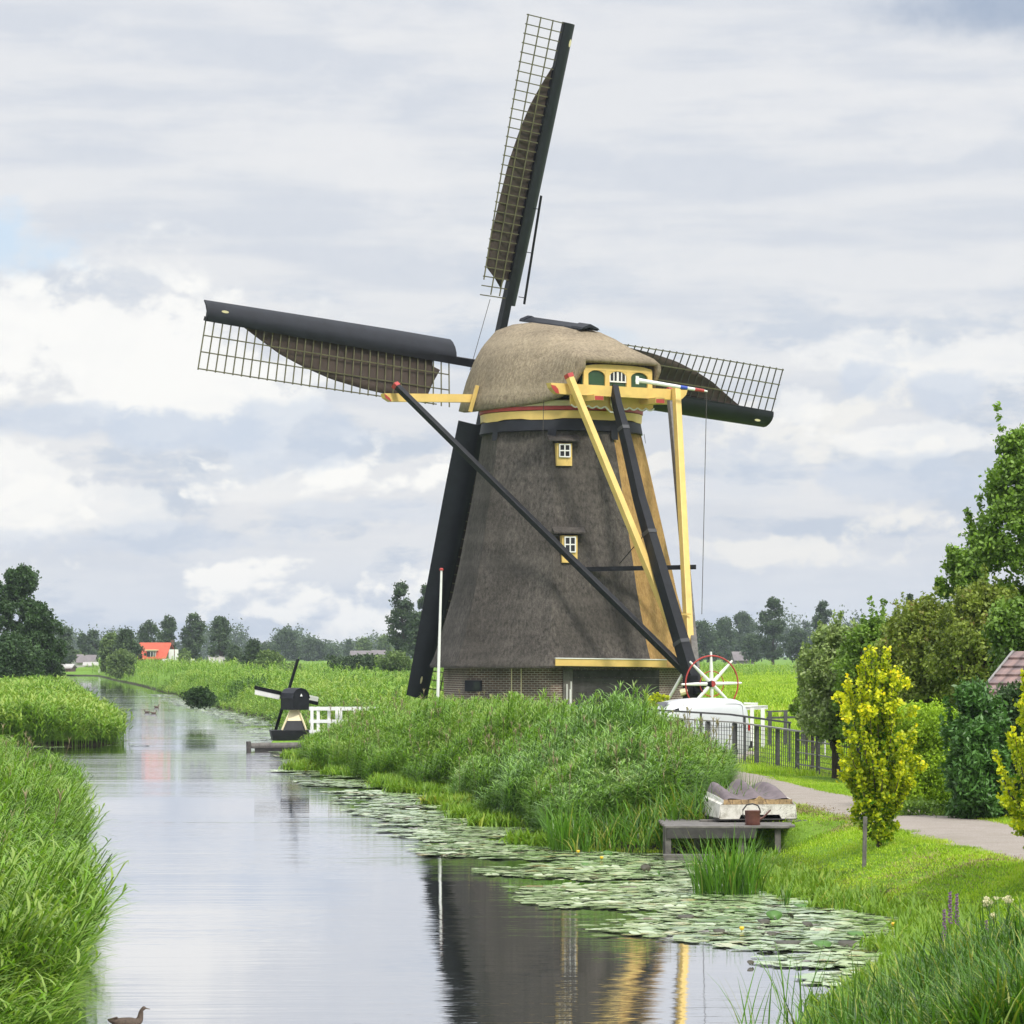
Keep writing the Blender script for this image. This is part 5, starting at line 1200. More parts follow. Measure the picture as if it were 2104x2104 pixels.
# ducks
MT['duck'] = paint('brown duck plumage', (.085, .06, .045), .8, .4, 40.0, ((.16, .12, .09), .55)); MT['bill'] = paint('duck bill', (.10, .07, .04), .5, .1)
def duck(c, s, yaw, lab, near=False):
    a = np.array([cos(yaw), sin(yaw), 0]); b = np.array([-sin(yaw), cos(yaw), 0]); c = np.array(c, float)
    t_ = thing('duck', lab, 'duck', tuple(c), 'ducks swimming on the canal')
    P_d = lambda x, y, z: c+s*(a*x+b*y+UP*z)
    pts = [(-.30, .13, .01, .012), (-.26, .115, .05, .03), (-.16, .085, .095, .068), (-.04, .075, .115, .085), (.08, .075, .105, .082), (.155, .09, .075, .065), (.18, .135, .046, .048), (.185, .19, .036, .040), (.195, .235, .036, .036), (.21, .265, .040, .037), (.235, .28, .036, .032), (.262, .278, .018, .016)]
    K = 12; g = G(); rings = []
    for i, (x, z, ry, rz) in enumerate(pts):
        if i < 5: n1, n2 = (0, 1, 0), (0, 0, 1)
        elif i < 9: n1, n2 = (0, 1, 0), (-.75 if i < 8 else -.5, 0, .6)
        else: n1, n2 = (0, 1, 0), (0, 0, 1)
        n2 = unit(n2) if i >= 5 and i < 9 else np.array(n2, float)
        if 5 <= i < 9: n2 = unit(np.array([-1, 0, .35 if i > 5 else .8]))
        rings.append([P_d(x+n2[0]*rz*sin(q), ry*cos(q), z+n2[2]*rz*sin(q)) for q in np.arange(K)*2*pi/K])
    g.loft(rings); o = g.build('body', 'duck', t_, smooth=True); ss = o.modifiers.new('s', 'SUBSURF'); ss.levels = 1; ss.render_levels = 2 if near else 1
    g = G(); g.loft([[P_d(x, ry*cos(q), z+rz*sin(q)) for q in np.arange(8)*pi/4] for x, z, ry, rz in ((.255, .277, .014, .012), (.285, .268, .015, .008), (.32, .262, .013, .005))]); g.build('bill', 'bill', t_, smooth=True)
    g = G(); g.loft([[P_d(x, yy, z) for x, yy, z in ((-.31+.02*k, .03*k, .14), (-.15, .06, .165-.01*k), (-.16, -.06, .165-.01*k), (-.31+.02*k, -.03*k, .14))] for k in (0, 1)]); g.build('wing_tips', 'duck', t_)
duck(((263-1052)/F*32.1, 32.1, -.02), .66, R(20), 'brown duck with raised head at the bottom left edge', True)
duck(((302-1052)/F*205, 205, -.02), .75, R(160), 'left one of the far pair of ducks on the canal'); duck(((316-1052)/F*202, 202, -.02), .75, R(10), 'right one of the far pair of ducks on the canal')
duck(((322-1052)/F*225, 225, -.02), .8, R(40), 'tiny farthest duck on the canal behind the pair')

# ---------------------------------------------------------------- van
vy = R(12); vc = np.array([(1392-1052)/F*98, 98.8, .42])
van = thing('white_van', 'white panel van parked by the mill behind reeds and fence', 'van', tuple(vc))
va = np.array([cos(vy), sin(vy), 0]); vb_ = np.array([-sin(vy), cos(vy), 0])      # +a is the rear
def VP(x, y, z): return vc+va*x+vb_*y+UP*z
stn = [(-2.02, .35, .62, .80, .70), (-1.95, .25, .80, .86, .80), (-1.55, .22, .93, .88, .82), (-1.12, .2, 1.03, .89, .84), (-1.0, .2, 1.10, .89, .83), (-.62, .2, 1.50, .89, .72), (-.30, .2, 1.70, .89, .68), (.0, .2, 1.765, .89, .69), (.5, .2, 1.80, .89, .73), (1.1, .2, 1.80, .89, .75), (1.62, .2, 1.775, .88, .75), (1.80, .2, 1.70, .86, .73), (1.93, .3, 1.52, .83, .72), (1.99, .35, 1.0, .81, .74)]
g = G(); rings = []
for x, zb, zt_, wb, wt_ in stn:
    hb = min(zt_-.06, 1.0); rc2 = min(.10, (zt_-hb)*.5)
    half = [(wb*.93, zb), (wb, zb+.15), (wb*1.01, (zb+hb)/2), (wb, hb), ((wb+wt_)/2+.025, (hb+zt_)/2+.03), (wt_+.03, zt_-rc2), (wt_-.02, zt_-rc2*.35), (wt_-.12, zt_), (0, zt_+.025)]
    ring = [(-y, z) for y, z in half]+[(y, z) for y, z in half[-2::-1]]; rings.append([VP(x, y, z) for y, z in ring])
g.loft(rings); vb__ = g.build('body', 'vanwhite', van, smooth=True)
def vside(xs0, zs0, off): # point on the near side wall
    out_ = []
    for x, z in zip(xs0, zs0):
        zt_ = np.interp(x, [s[0] for s in stn], [s[2] for s in stn]); wb = np.interp(x, [s[0] for s in stn], [s[3] for s in stn]); wt_ = np.interp(x, [s[0] for s in stn], [s[4] for s in stn])
        hb = min(zt_-.06, 1.0); y = wb if z <= hb else np.interp(z, [hb, (hb+zt_)/2+.03, zt_-.1], [wb, (wb+wt_)/2+.025, wt_+.03]); out_.append(VP(x, -y-off, z))
    return out_
g = G(); q = vside((-.78, -.05, -.02, -.9), (1.42, 1.60, 1.05, 1.05), .012); q = vside((-.58, -.12, -.06, -.92), (1.38, 1.55, 1.04, 1.04), .015); g.add(q, [(0, 1, 2, 3)]); g.build('side_window', 'glass', van, fixn=False)
g = G(); ws = [VP(-1.02, -.74, 1.11), VP(-1.02, .74, 1.11), VP(-.36, .62, 1.685), VP(-.36, -.62, 1.685)]; g.add([p+UP*.02-va*.02 for p in ws], [(0, 1, 2, 3)]); g.build('windscreen', 'glass', van, fixn=False)
gr_ = paint('panel gap', (.16, .16, .17), .6, .05)
for (xa, xb, za, zb_) in ((.12, 1.78, .98, 1.66),):
    g = G(); k = 24; pts = []
    for i in range(k):
        a = 2*pi*i/k; c2, s2 = cos(a), sin(a); e_ = .22
        pts.append(((xa+xb)/2+(xb-xa)/2*abs(c2)**e_*np.sign(c2), (za+zb_)/2+(zb_-za)/2*abs(s2)**e_*np.sign(s2)))
    pw = vside([p[0] for p in pts], [p[1] for p in pts], .006); g.tube(pw+[pw[0]], .008, 4, False); g.build('panel_groove', gr_, van)
g = G(); pw = vside((.02, .03, .05, .05), (1.66, 1.3, 1.0, .4), .004); g.tube(pw, .008, 4, False); g.build('door_seam', gr_, van)
g = G(); g.box(VP(1.955, -.79, .99), (.07, .09, .20), X=va, Y=vb_); g.build('tail_light', 'lampred', van); g = G(); g.box(VP(1.955, .79, .99), (.07, .09, .20), X=va, Y=vb_); g.build('tail_light', 'lampred', van)
g = G(); g.box(VP(2.02, 0, .48), (.12, 1.6, .2), X=va, Y=vb_); g.build('bumper', 'rubber', van)
for x in (-1.32, 1.32):
    for sy in (-1, 1):
        g = G(); K = 24; c = VP(x, sy*.78, .30-0.0); g.loft([[c+vb_*o_+ (va*cos(q)+UP*sin(q))*r0 for q in np.arange(K)*2*pi/K] for o_, r0 in ((-.1, .24), (-.1, .30), (.1, .30), (.1, .24))]); o = g.build('wheel', 'rubber', van, smooth=True)
        g = G(); g.tube([c-vb_*.105, c+vb_*.105], .19, 16); g.build('hubcap', 'steel', o)
g = G(); g.box(VP(-1.98, -.62, .70), (.10, .26, .14), X=va, Y=vb_); g.build('headlight', 'steel', van)
g = G(); g.box(VP(-.72, -.98, 1.12), (.10, .16, .18), X=va, Y=vb_); g.build('wing_mirror', 'rubber', van)

# ---------------------------------------------------------------- fences and gates
def gz(x, y): return float(zg(x, y))
fe = thing('rail_fence', 'long weathered grey rail fence with wire mesh between the van and the path', 'fence', ((1560-1052)/F*93, 93, .4))
fp = [(1345, 1470, 95), (1400, 1477, 94.5), (1455, 1481, 94), (1510, 1484, 93.6), (1555, 1490, 93), (1598, 1496, 90.5), (1638, 1502, 88.5), (1681, 1507, 86.5), (1722, 1513, 84.5), (1765, 1520, 82.5), (1808, 1527, 80.5), (1850, 1534, 78.5)]
tops = [at(u, v, D_) for u, v, D_ in fp]
for p in tops:
    g = G(); g.beam((p[0], p[1]+.03, gz(p[0], p[1])-.2), (p[0], p[1]+.03, p[2]), .11, .11, (0, 1, 0)); g.build('post', 'fence', fe, bevel=.008)
g = G()
for a, b in zip(tops[:-1], tops[1:]): g.beam(a+UP*.0, b+UP*.0, .12, .035, UP)
g.build('top_rail', 'fencetop', fe)
g = G()
for i, (a, b) in enumerate(zip(tops[:-1], tops[1:])):
    if i >= 6:
        for dz in (.22, .55, .86, 1.10, 1.30, 1.48): g.beam(a-UP*dz-[0, .02, 0], b-UP*dz-[0, .02, 0], .02, .032, UP)
g.build('field_gate_bars', 'fencetop', fe)['label'] = 'horizontal metal bars on the right half of the fence'
g = G()
for i, (a, b) in enumerate(zip(tops[:-1], tops[1:])):
    for k in range(12): 
        z = .12+k*.12; g.beam(a-UP*z, b-UP*z, .009, .009, UP)
    for k in range(1, 10):
        t = k/10; p = a+(b-a)*t; g.beam(p-UP*1.5, p-UP*.03, .018, .018, (0, 1, 0))
MT['wire'] = paint('grey wire', (.07, .07, .075), .6, .1); g.build('wire_mesh', 'wire', fe)
g = G(); a = at(1330, 1458, 96); b = at(1625, 1485, 93.5); g.beam(a, at(1500, 1468, 95.2), .05, .05, UP); g.beam(at(1500, 1468, 95.2), b, .05, .05, UP)
for u, v, D_ in ((1350, 1461, 95.8), (1440, 1464, 95.5), (1530, 1472, 94.8), (1622, 1486, 93.6)): p = at(u, v, D_); g.beam(p, (p[0], p[1], .3), .06, .06, (0, 1, 0))
tag(g.build('rear_rail', 'fence', None), 'thin dark upper rail running behind the mesh fence', 'railing')
wg = thing('white_gate', 'white wooden gate frame right of the van', 'gate', ((1560-1052)/F*110, 110, .4))
g = G(); g.beam(at(1525, 1456, 110), at(1575, 1453, 110.5), .14, .10, UP); g.beam(at(1525, 1455, 110), at(1575, 1453, 110.5), .14, .12, UP); g.build('top_bar', 'white', wg)
for u in (1545, 1567): g = G(); q = at(u, 1455, 110); g.beam((q[0], q[1], .35), q, .12, .12, (0, 1, 0)); g.build('post', 'white', wg)
g = G(); g.beam(at(1528, 1445, 113), at(1557, 1446, 113), .05, .07, UP); g.beam(at(1528, 1450, 113), at(1557, 1450, 113), .05, .05, UP); g.build('back_rail', 'white', wg)
bf = thing('black_fence', 'low black post and rail fence behind the grey fence', 'fence', ((1620-1052)/F*112, 112, .4))
g = G(); g.beam(at(1575, 1462, 112), at(1700, 1458, 112), .08, .05, UP); g.beam(at(1575, 1475, 112), at(1700, 1472, 112), .06, .07, UP); g.build('rail', 'fence', bf)
for u in (1582, 1614, 1650, 1690): g = G(); q = at(u, 1462, 112); g.beam((q[0], q[1], .3), q, .12, .12, (0, 1, 0)); g.build('post', 'fence', bf)

# ---------------------------------------------------------------- shed with pantiles at the right edge
shx, shy = (2095-1052)/F*68, 69.0
shd_ = thing('shed', 'low shed with old red grey pantile roof hidden behind the laurel', 'shed', (shx, shy, .6))
ra = at(2012, 1465, 67.0); ridge_z = EYE+(HV-1335)/F*70
A0 = at(1985, 1462, 66.5); A1 = A0+np.array([4.0, -.6, 0]); B0 = at(2085, 1338, 70.0); B1 = B0+np.array([4.0, -.6, 0])
nrm = unit(np.cross(A1-A0, B0-A0)); L1 = np.linalg.norm(B0-A0)
g = G(); nseg = 7
for k in range(nseg):
    t0, t1 = k/nseg, (k+1)/nseg; o0 = nrm*(-.05)
    sgn = 1 if nrm[2] > 0 else -1
    a0, a1 = A0+(B0-A0)*t0, A1+(B1-A1)*t0; b0, b1 = A0+(B0-A0)*t1, A1+(B1-A1)*t1
    up_ = nrm*sgn*.045
    g.add([a0+up_, a1+up_, b1, b0], [(0, 1, 2, 3)], [[(0, t0*L1), (4, t0*L1), (4, t1*L1), (0, t1*L1)]])
    g.add([a0, a1, a1+up_, a0+up_], [(0, 1, 2, 3)], [[(0, 0), (4, 0), (4, .1), (0, .1)]])
g.build('roof', 'pantile', shd_, fixn=False)
g = G(); g.beam(A0-[.03, 0, .05], B0-[.03, 0, .05], .05, .14, UP); g.build('verge_board', 'fencetop', shd_)
g = G(); g.prism([A0-UP*.1+[.1, .1, 0], A0*[1, 1, 0]+[.1, .1, .4], B0*[1, 1, 0]+[.1, .1, .4], B0-UP*.1+[.1, .1, 0]], np.array([3.8, -.6, 0])); g.build('wall', 'darkwood', shd_)

# ---------------------------------------------------------------- shrubs and trees on the right
rt = np.random.default_rng(5)
def yellow_tree(uc, D_, top_v, lab, seed, base=None):
    r = np.random.default_rng(seed); x = (uc-1052)/F*D_; z0 = gz(x, D_); H_ = EYE+(HV-top_v)/F*D_-z0
    t_ = thing('golden_tree', lab, 'tree', (x, D_, z0))
    g = G(); cl = []; env = lambda t: np.interp(t, [0, .06, .18, .4, .6, .75, .9, 1], [.10, .26, .48, .72, .80, .68, .46, .18])
    g.tube([(x, D_, z0-.1), (x+.01, D_, z0+.5), (x, D_, z0+H_*.6)], [.05, .04, .015], 7)
    for k in range(60):
        a = r.uniform(0, 2*pi); t1 = r.uniform(.30, 1.0) if k > 14 else r.uniform(.8, 1.0); q = env(t1)*math.sqrt(r.uniform(.15, 1))*r.uniform(.85, 1.1); zt_ = z0+H_*t1
        b0 = np.array([x, D_, z0+H_*max(.02, t1*.45-.05)]); b1 = np.array([x+q*cos(a), D_+q*sin(a), zt_])
        mid_ = (b0+b1)/2+np.array([cos(a), sin(a), 0])*q*.22
        g.tube([b0, mid_, b1], [.014, .009, .004], 4, False)
        for s in np.arange(.25, 1.0, .045):
            p = b0*(1-s)**2+2*mid_*s*(1-s)+b1*s*s; rr0 = .085*(1.1-.6*s); cl.append((p[0], p[1], p[2], rr0, rr0*1.2))
    for k in range(150):
        t1 = r.uniform(.05, .85); a = r.uniform(0, 2*pi); q = env(t1)*math.sqrt(r.random())*.92; cl.append((x+q*cos(a), D_+q*sin(a), z0+H_*t1, .10, .10))
    g.build('trunk', 'bark', t_)
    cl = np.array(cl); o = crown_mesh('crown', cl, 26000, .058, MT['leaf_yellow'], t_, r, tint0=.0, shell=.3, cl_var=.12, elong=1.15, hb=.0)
    # leaf tint: golden towards the tips and top, darker green inside and low down
    me = o.data; co = np.empty(len(me.vertices)*3, np.float32); me.vertices.foreach_get('co', co); co = co.reshape(-1, 3)
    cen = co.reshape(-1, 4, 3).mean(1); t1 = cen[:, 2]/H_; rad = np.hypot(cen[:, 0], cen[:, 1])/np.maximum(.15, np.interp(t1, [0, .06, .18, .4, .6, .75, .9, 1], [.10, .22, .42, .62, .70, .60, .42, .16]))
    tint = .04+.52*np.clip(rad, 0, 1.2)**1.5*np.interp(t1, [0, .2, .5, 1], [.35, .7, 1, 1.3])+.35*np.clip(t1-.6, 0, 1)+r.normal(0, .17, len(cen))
    me.attributes['tint'].data.foreach_set('value', np.repeat(np.clip(tint, 0, 1), 4).astype(np.float32))
    return t_
yellow_tree(1806, 53.0, 1322, 'golden leaved young tree on the lawn beside the path', 91)
yellow_tree(2158, 45.0, 1335, 'second golden tree cut off by the right edge of the picture', 92)
g = G(); p = at(1775, 1735, 51.2); g.beam((p[0], p[1], gz(p[0], p[1])-.1), (p[0]+.02, p[1], EYE+(HV-1678)/F*51.2), .06, .05, (0, 1, 0)); tag(g.build('tree_stake', 'greywood', None, bevel=.004), 'grey wooden stake at the foot of the golden tree on the lawn', 'stake')

def bush(name, lab, cat, uc, D_, vt, vb, wpx, n, size, mat, seed, tint=.5, ncl=60, depth=1.0, trunk=True, cr=.30, group=None, shape='round', zb=None, grow=1.0, elong=1.5, shoots=0):
    r = np.random.default_rng(seed); x = (uc-1052)/F*D_; W__ = wpx/F*D_/2; zt_ = EYE+(HV-vt)/F*D_; z0 = gz(x, D_) if zb is None else zb
    zb_ = EYE+(HV-vb)/F*D_; H_ = zt_-zb_
    t_ = thing(name, lab, cat, (x, D_, z0), group)
    cl = []
    for k in range(ncl):
        a = r.uniform(0, 2*pi); t1 = r.uniform(0, 1)
        if shape == 'round': e = math.sqrt(max(.05, 1-(2*t1-.85)**2/1.35)) 
        elif shape == 'box': e = 1.0
        elif shape == 'tub': e = np.interp(t1, [0, .12, .55, .8, 1], [.72, .88, 1.0, .82, .4])
        elif shape == 'cone': e = np.interp(t1, [0, .15, .5, .85, 1], [.7, 1, .85, .5, .25])
        elif shape == 'poplar': e = np.interp(t1, [0, .12, .35, .75, 1], [.35, .75, 1, .8, .3])
        elif shape == 'column': e = np.interp(t1, [0, .2, .6, .9, 1], [.8, 1, .9, .6, .3])
        q = e*(1-cr*.6)*math.sqrt(r.random()); rad = W__*cr*r.uniform(.6, 1.25)
        rz = min(rad*r.uniform(.8, 1.2), H_*.3)
        cl.append((x+q*W__*cos(a), D_+q*W__*depth*sin(a), zb_+rz*.8+(H_-rz*1.6)*t1, rad, rz))
    if trunk:
        g = G(); limbs = [(c[0], c[1], c[2]) for c in cl[::max(1, ncl//9)]]
        trunk_g(g, (x, D_, z0-.2), (x, D_, zb_+H_*.7), max(.02, min(.40, W__*.05+.016*H_)), r, limbs)
        g.build('trunk', 'bark', t_)
    for k in range(shoots):     # long loose shoots over the top
        a = r.uniform(0, 2*pi); q = W__*math.sqrt(r.random())*.9; l = H_*r.uniform(.06, .2); bx = x+q*cos(a); by = D_+q*depth*sin(a)
        zz_ = zb_+H_*math.sqrt(max(.1, 1-(q/W__)**2))*.93
        for s in np.linspace(0, 1, 6): cl.append((bx+s*l*.2*cos(a), by, zz_+s*l, size*1.1, size*1.3))
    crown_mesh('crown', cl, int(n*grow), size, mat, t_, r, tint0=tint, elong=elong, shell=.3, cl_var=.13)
    return t_
TL, TD_, TM, TO, TG = MT['leaf_farlight'], MT['leaf_dark'], MT['leaf_mid'], MT['leaf_olive'], MT['leaf_grey']
# hedge and laurel
hg = bush('conifer_hedge', 'clipped bright green hedge between the golden tree and the laurel', 'hedge', 1905, 63.5, 1442, 1668, 150, 26000, .045, MT['leaf_hedge'], 301, .5, 240, 1.6, False, .30, shape='box', zb=.55)
bush('laurel_bush', 'dark glossy laurel bush beside the path on the right', 'shrub', 2005, 59.5, 1405, 1692, 150, 24000, .05, MT['leaf_laurel'], 302, .55, 130, 1.1, True, .34, shape='column', zb=.55, elong=2.4, shoots=8)
bush('laurel_bush', 'darker laurel mass at the right edge under the shed roof', 'shrub', 2090, 60.5, 1400, 1700, 190, 20000, .05, MT['leaf_dark'], 303, .45, 90, 1.0, True, .34, shape='column', zb=.55, elong=2.2)
bush('low_shrub', 'low weedy growth along the foot of the hedge', 'shrub', 1930, 60.8, 1640, 1690, 300, 3500, .05, TM, 304, .4, 40, .5, False, .2, shape='box', zb=.55)
# big shrubs and trees
bush('apple_tree', 'grey green apple tree above the end of the grey fence', 'tree', 1716, 84, 1285, 1530, 165, 24000, .07, TG, 310, .66, 170, 1, True, .24, shape='tub', shoots=34)
bush('shrub', 'tall green shrub behind the golden tree', 'shrub', 1800, 82, 1262, 1530, 185, 24000, .07, TM, 311, .5, 190, 1, True, .22, shoots=24)
bush('shrub', 'brownish green shrub behind the hedge', 'shrub', 1900, 79, 1228, 1500, 230, 26000, .07, TO, 312, .55, 210, 1, True, .22, shoots=24)
bush('shrub', 'broad olive shrub under the tall tree', 'shrub', 2020, 77, 1200, 1480, 240, 26000, .07, TO, 313, .5, 210, 1, True, .22, shoots=20)
bush('shrub', 'dark green shrub above the shed roof', 'shrub', 2090, 73.5, 1230, 1400, 160, 9000, .08, TM, 314, .3, 60, 1, True, .3)
bush('tall_tree', 'tall leafy tree rising at the right edge of the picture', 'tree', 2120, 78, 868, 1420, 285, 60000, .075, TM, 315, .46, 150, 1, True, .21, shape='column', shoots=18)
bush('shrub', 'narrow tree top between the broad olive shrub and the tall tree', 'tree', 1985, 84, 1125, 1300, 120, 7000, .09, TM, 316, .5, 40, 1, True, .3, shoots=8)
bush('shrub', 'small bright green sapling beside the black fence', 'shrub', 1655, 96, 1418, 1500, 60, 2500, .08, TM, 317, .75, 20, 1, True, .3, shoots=5)
bush('shrub', 'thin pale shrub left of the apple tree at the end of the fence', 'shrub', 1668, 88, 1345, 1530, 70, 4500, .075, TG, 318, .7, 40, 1, True, .28, shoots=6)
p = at(1695, 1345, 100); g = G(); g.tube([(p[0], p[1], .3), (p[0], p[1], EYE+(HV-1290)/F*100)], .035, 6); tag(g.build('pole', 'white', None), 'thin white pole rising behind the apple tree', 'pole')
# yellow flowering plant by the mill base
bush('goldenrod', 'yellow green flowering plant at the foot of the mill wall left of the van', 'plant', 1350, 100, 1428, 1475, 70, 2600, .05, MT['leaf_yellow'], 320, .45, 26, .6, False, .25, zb=.3, shoots=8)
bush('dark_bush', 'round dark bush on the right bank far up the canal', 'bush', 408, 178, 1412, 1452, 75, 5000, .11, TD_, 321, .3, 26, .8, False, .4, zb=.1)

# ---------------------------------------------------------------- far trees
FAR = [
 # uc, D, vtop, vbase, width, leaves, size, mat, shape, cr, label
 (45, 265, 1158, 1415, 120, 20000, .24, 'd', 'round', .26, 'tallest dark willow at the left edge of the picture'),
 (-25, 262, 1180, 1415, 120, 14000, .24, 'd', 'round', .26, 'dark tree cut off by the left edge beside the tallest willow'),
 (85, 255, 1236, 1412, 116, 15000, .22, 'd', 'round', .26, 'broad dark tree on the right flank of the tallest willow'),
 (20, 250, 1300, 1415, 150, 7000, .22, 'd', 'round', .26, 'low dark bush at the foot of the left trees'),
 (133, 640, 1286, 1375, 52, 2600, .5, 'f', 'poplar', .3, 'blue green tree just right of the dark left trees'),
 (170, 760, 1300, 1372, 34, 900, .55, 'f', 'poplar', .3, 'thin sparse tree left of the canal end'),
 (192, 760, 1294, 1372, 40, 1200, .55, 'f', 'poplar', .3, 'airy tree over the white roofs at the canal end'),
 (160, 700, 1338, 1385, 50, 1200, .5, 'l', 'round', .35, 'pale round bush at the canal end'),
 (228, 500, 1300, 1385, 52, 3000, .38, 'm', 'round', .3, 'green tree at the canal end left of the red roof'),
 (262, 490, 1292, 1378, 66, 3600, .38, 'd2', 'round', .3, 'dark round tree left of the red roofed house'),
 (250, 430, 1332, 1392, 66, 3000, .32, 'm', 'round', .3, 'grey green bush in front of the red roofed house'),
 (305, 690, 1273, 1370, 52, 3000, .48, 'f', 'round', .3, 'tree peeking over the red roof'),
 (345, 680, 1262, 1372, 52, 3400, .48, 'f', 'poplar', .28, 'tall round topped tree right behind the red roof'),
 (398, 660, 1258, 1376, 56, 4000, .48, 'f', 'poplar', .28, 'tallest poplar right of the red roofed house'),
 (453, 640, 1260, 1378, 62, 2600, .48, 'f', 'poplar', .26, 'airy poplar with gaps at the right end of the row'),
 (380, 520, 1334, 1378, 32, 900, .38, 'l', 'round', .4, 'small pale bush right of the red roofed house'),
 (482, 560, 1325, 1378, 44, 1400, .42, 'f', 'round', .35, 'low tree right of the airy poplar'),
 (520, 430, 1312, 1384, 48, 2600, .32, 'd2', 'cone', .3, 'dark pointed tree left of the small mill'),
 (552, 410, 1334, 1386, 62, 2800, .30, 'm', 'round', .3, 'green bush directly behind the small mill sail'),
 (590, 1050, 1286, 1362, 64, 2600, .75, 'f', 'round', .3, 'large blue far tree above the small mill'),
 (640, 1080, 1310, 1362, 76, 2600, .75, 'f', 'round', .3, 'blue far tree right of the small mill'),
 (548, 1100, 1318, 1362, 50, 1200, .75, 'f', 'round', .35, 'blue far tree left of the small mill sail'),
 (680, 1150, 1328, 1362, 50, 1000, .8, 'f', 'round', .35, 'low blue far tree between the mills'),
 (717, 1100, 1311, 1362, 24, 500, .8, 'f', 'cone', .35, 'pointed pale far tree between the mills'),
 (748, 1000, 1309, 1364, 42, 1500, .7, 'l', 'round', .35, 'pale round far tree between the mills'),
 (790, 1000, 1304, 1364, 44, 1500, .7, 'l', 'round', .35, 'pale far tree left of the dark poplar pair'),
 (600, 380, 1362, 1395, 60, 1600, .3, 'm', 'round', .35, 'low willow scrub behind the small mill'),
 (705, 360, 1346, 1378, 70, 2400, .27, 'd2', 'box', .3, 'dark even hedge row between the mills, left half'),
 (755, 360, 1344, 1378, 70, 2400, .27, 'd2', 'box', .3, 'dark even hedge row between the mills, right half'),
 (812, 330, 1338, 1385, 80, 3200, .26, 'm', 'round', .3, 'green bush left of the black hanging sail'),
 (826, 480, 1192, 1350, 68, 4600, .36, 'd2', 'poplar', .26, 'tall dark poplar left of the windmill'),
 (876, 490, 1200, 1352, 50, 3200, .36, 'd2', 'poplar', .26, 'poplar half hidden by the hanging sail'),
 (855, 470, 1255, 1352, 50, 1800, .36, 'd2', 'poplar', .3, 'shorter poplar between the tall ones left of the windmill'),
 (1448, 820, 1272, 1362, 62, 2800, .6, 'f', 'round', .3, 'dark far tree just right of the golden thatch'),
 (1486, 860, 1266, 1362, 56, 2600, .6, 'f', 'round', .3, 'far tree second right of the windmill'),
 (1528, 980, 1256, 1364, 66, 3200, .68, 'f', 'round', .3, 'broad hazy far tree right of the windmill'),
 (1545, 760, 1300, 1360, 50, 1400, .55, 'f', 'round', .3, 'low hazy tree before the tall willow'),
 (1588, 700, 1228, 1360, 68, 5200, .5, 'd2', 'poplar', .24, 'tall grey green willow over the field'),
 (1637, 720, 1290, 1362, 52, 2200, .5, 'd2', 'round', .3, 'dark bush right of the tall willow over the field'),
 (1656, 1200, 1274, 1362, 50, 1600, .85, 'f', 'round', .3, 'blue far tree between the willow and the apple tree'),
 (1690, 700, 1235, 1362, 52, 3200, .5, 'd2', 'poplar', .26, 'second tall tree right of the field'),
 (1722, 720, 1285, 1362, 60, 2000, .5, 'f', 'round', .3, 'far tree half hidden behind the apple tree'),
 (1870, 330, 1218, 1300, 26, 1500, .22, 'd2', 'cone', .3, 'dark conifer tip rising over the shrubs'),
]
MF = {'d': MT['leaf_dark'], 'd2': paint and MT['leaf_far'], 'f': MT['leaf_far'], 'l': TL, 'm': MT['leaf_farlight']}
for k, (uc, D_, vt, vb2, wp, n, size, mt_, shape, cr, lab) in enumerate(FAR):
    bush('bush' if ('bush' in lab or 'scrub' in lab or 'hedge' in lab) else 'far_tree', lab, 'hedge' if 'hedge' in lab else ('bush' if 'bush' in lab or 'scrub' in lab else 'tree'), uc, D_, vt, vb2, wp, int(n*1.7), size*.72, MF[mt_], 400+k, .45 if mt_ != 'd2' else .35, 70, .8, shape in ('poplar', 'column'), cr*1.05, 'trees and bushes on the horizon', shape, zb=1.0)
# far woods: one mass on each side, low on the horizon
def wood(u0, u1, D_, hmin, hmax, n, lab, seed):
    r = np.random.default_rng(seed); cl = []
    for u in np.arange(u0, u1, 14):
        x = (u-1052)/F*D_; h = hmin+(hmax-hmin)*float(vnoise(u, 0, 60, seed)); cl.append((x, D_+r.uniform(-30, 30), 1+h*.5, 2.2*D_/1000*r.uniform(.9, 1.5)+1, h*.55))
    cl = np.array(cl); o = crown_mesh('far_wood', cl, n*4, .8*D_/1400, MT['leaf_far'], None, r, .5); tag(o, lab, 'wood', kind='stuff')
wood(60, 1000, 1500, 7, 16, 9000, 'continuous far wood along the horizon left of the windmill', 41)
wood(1400, 2150, 1400, 10, 20, 8000, 'continuous far wood along the horizon right of the windmill', 42)

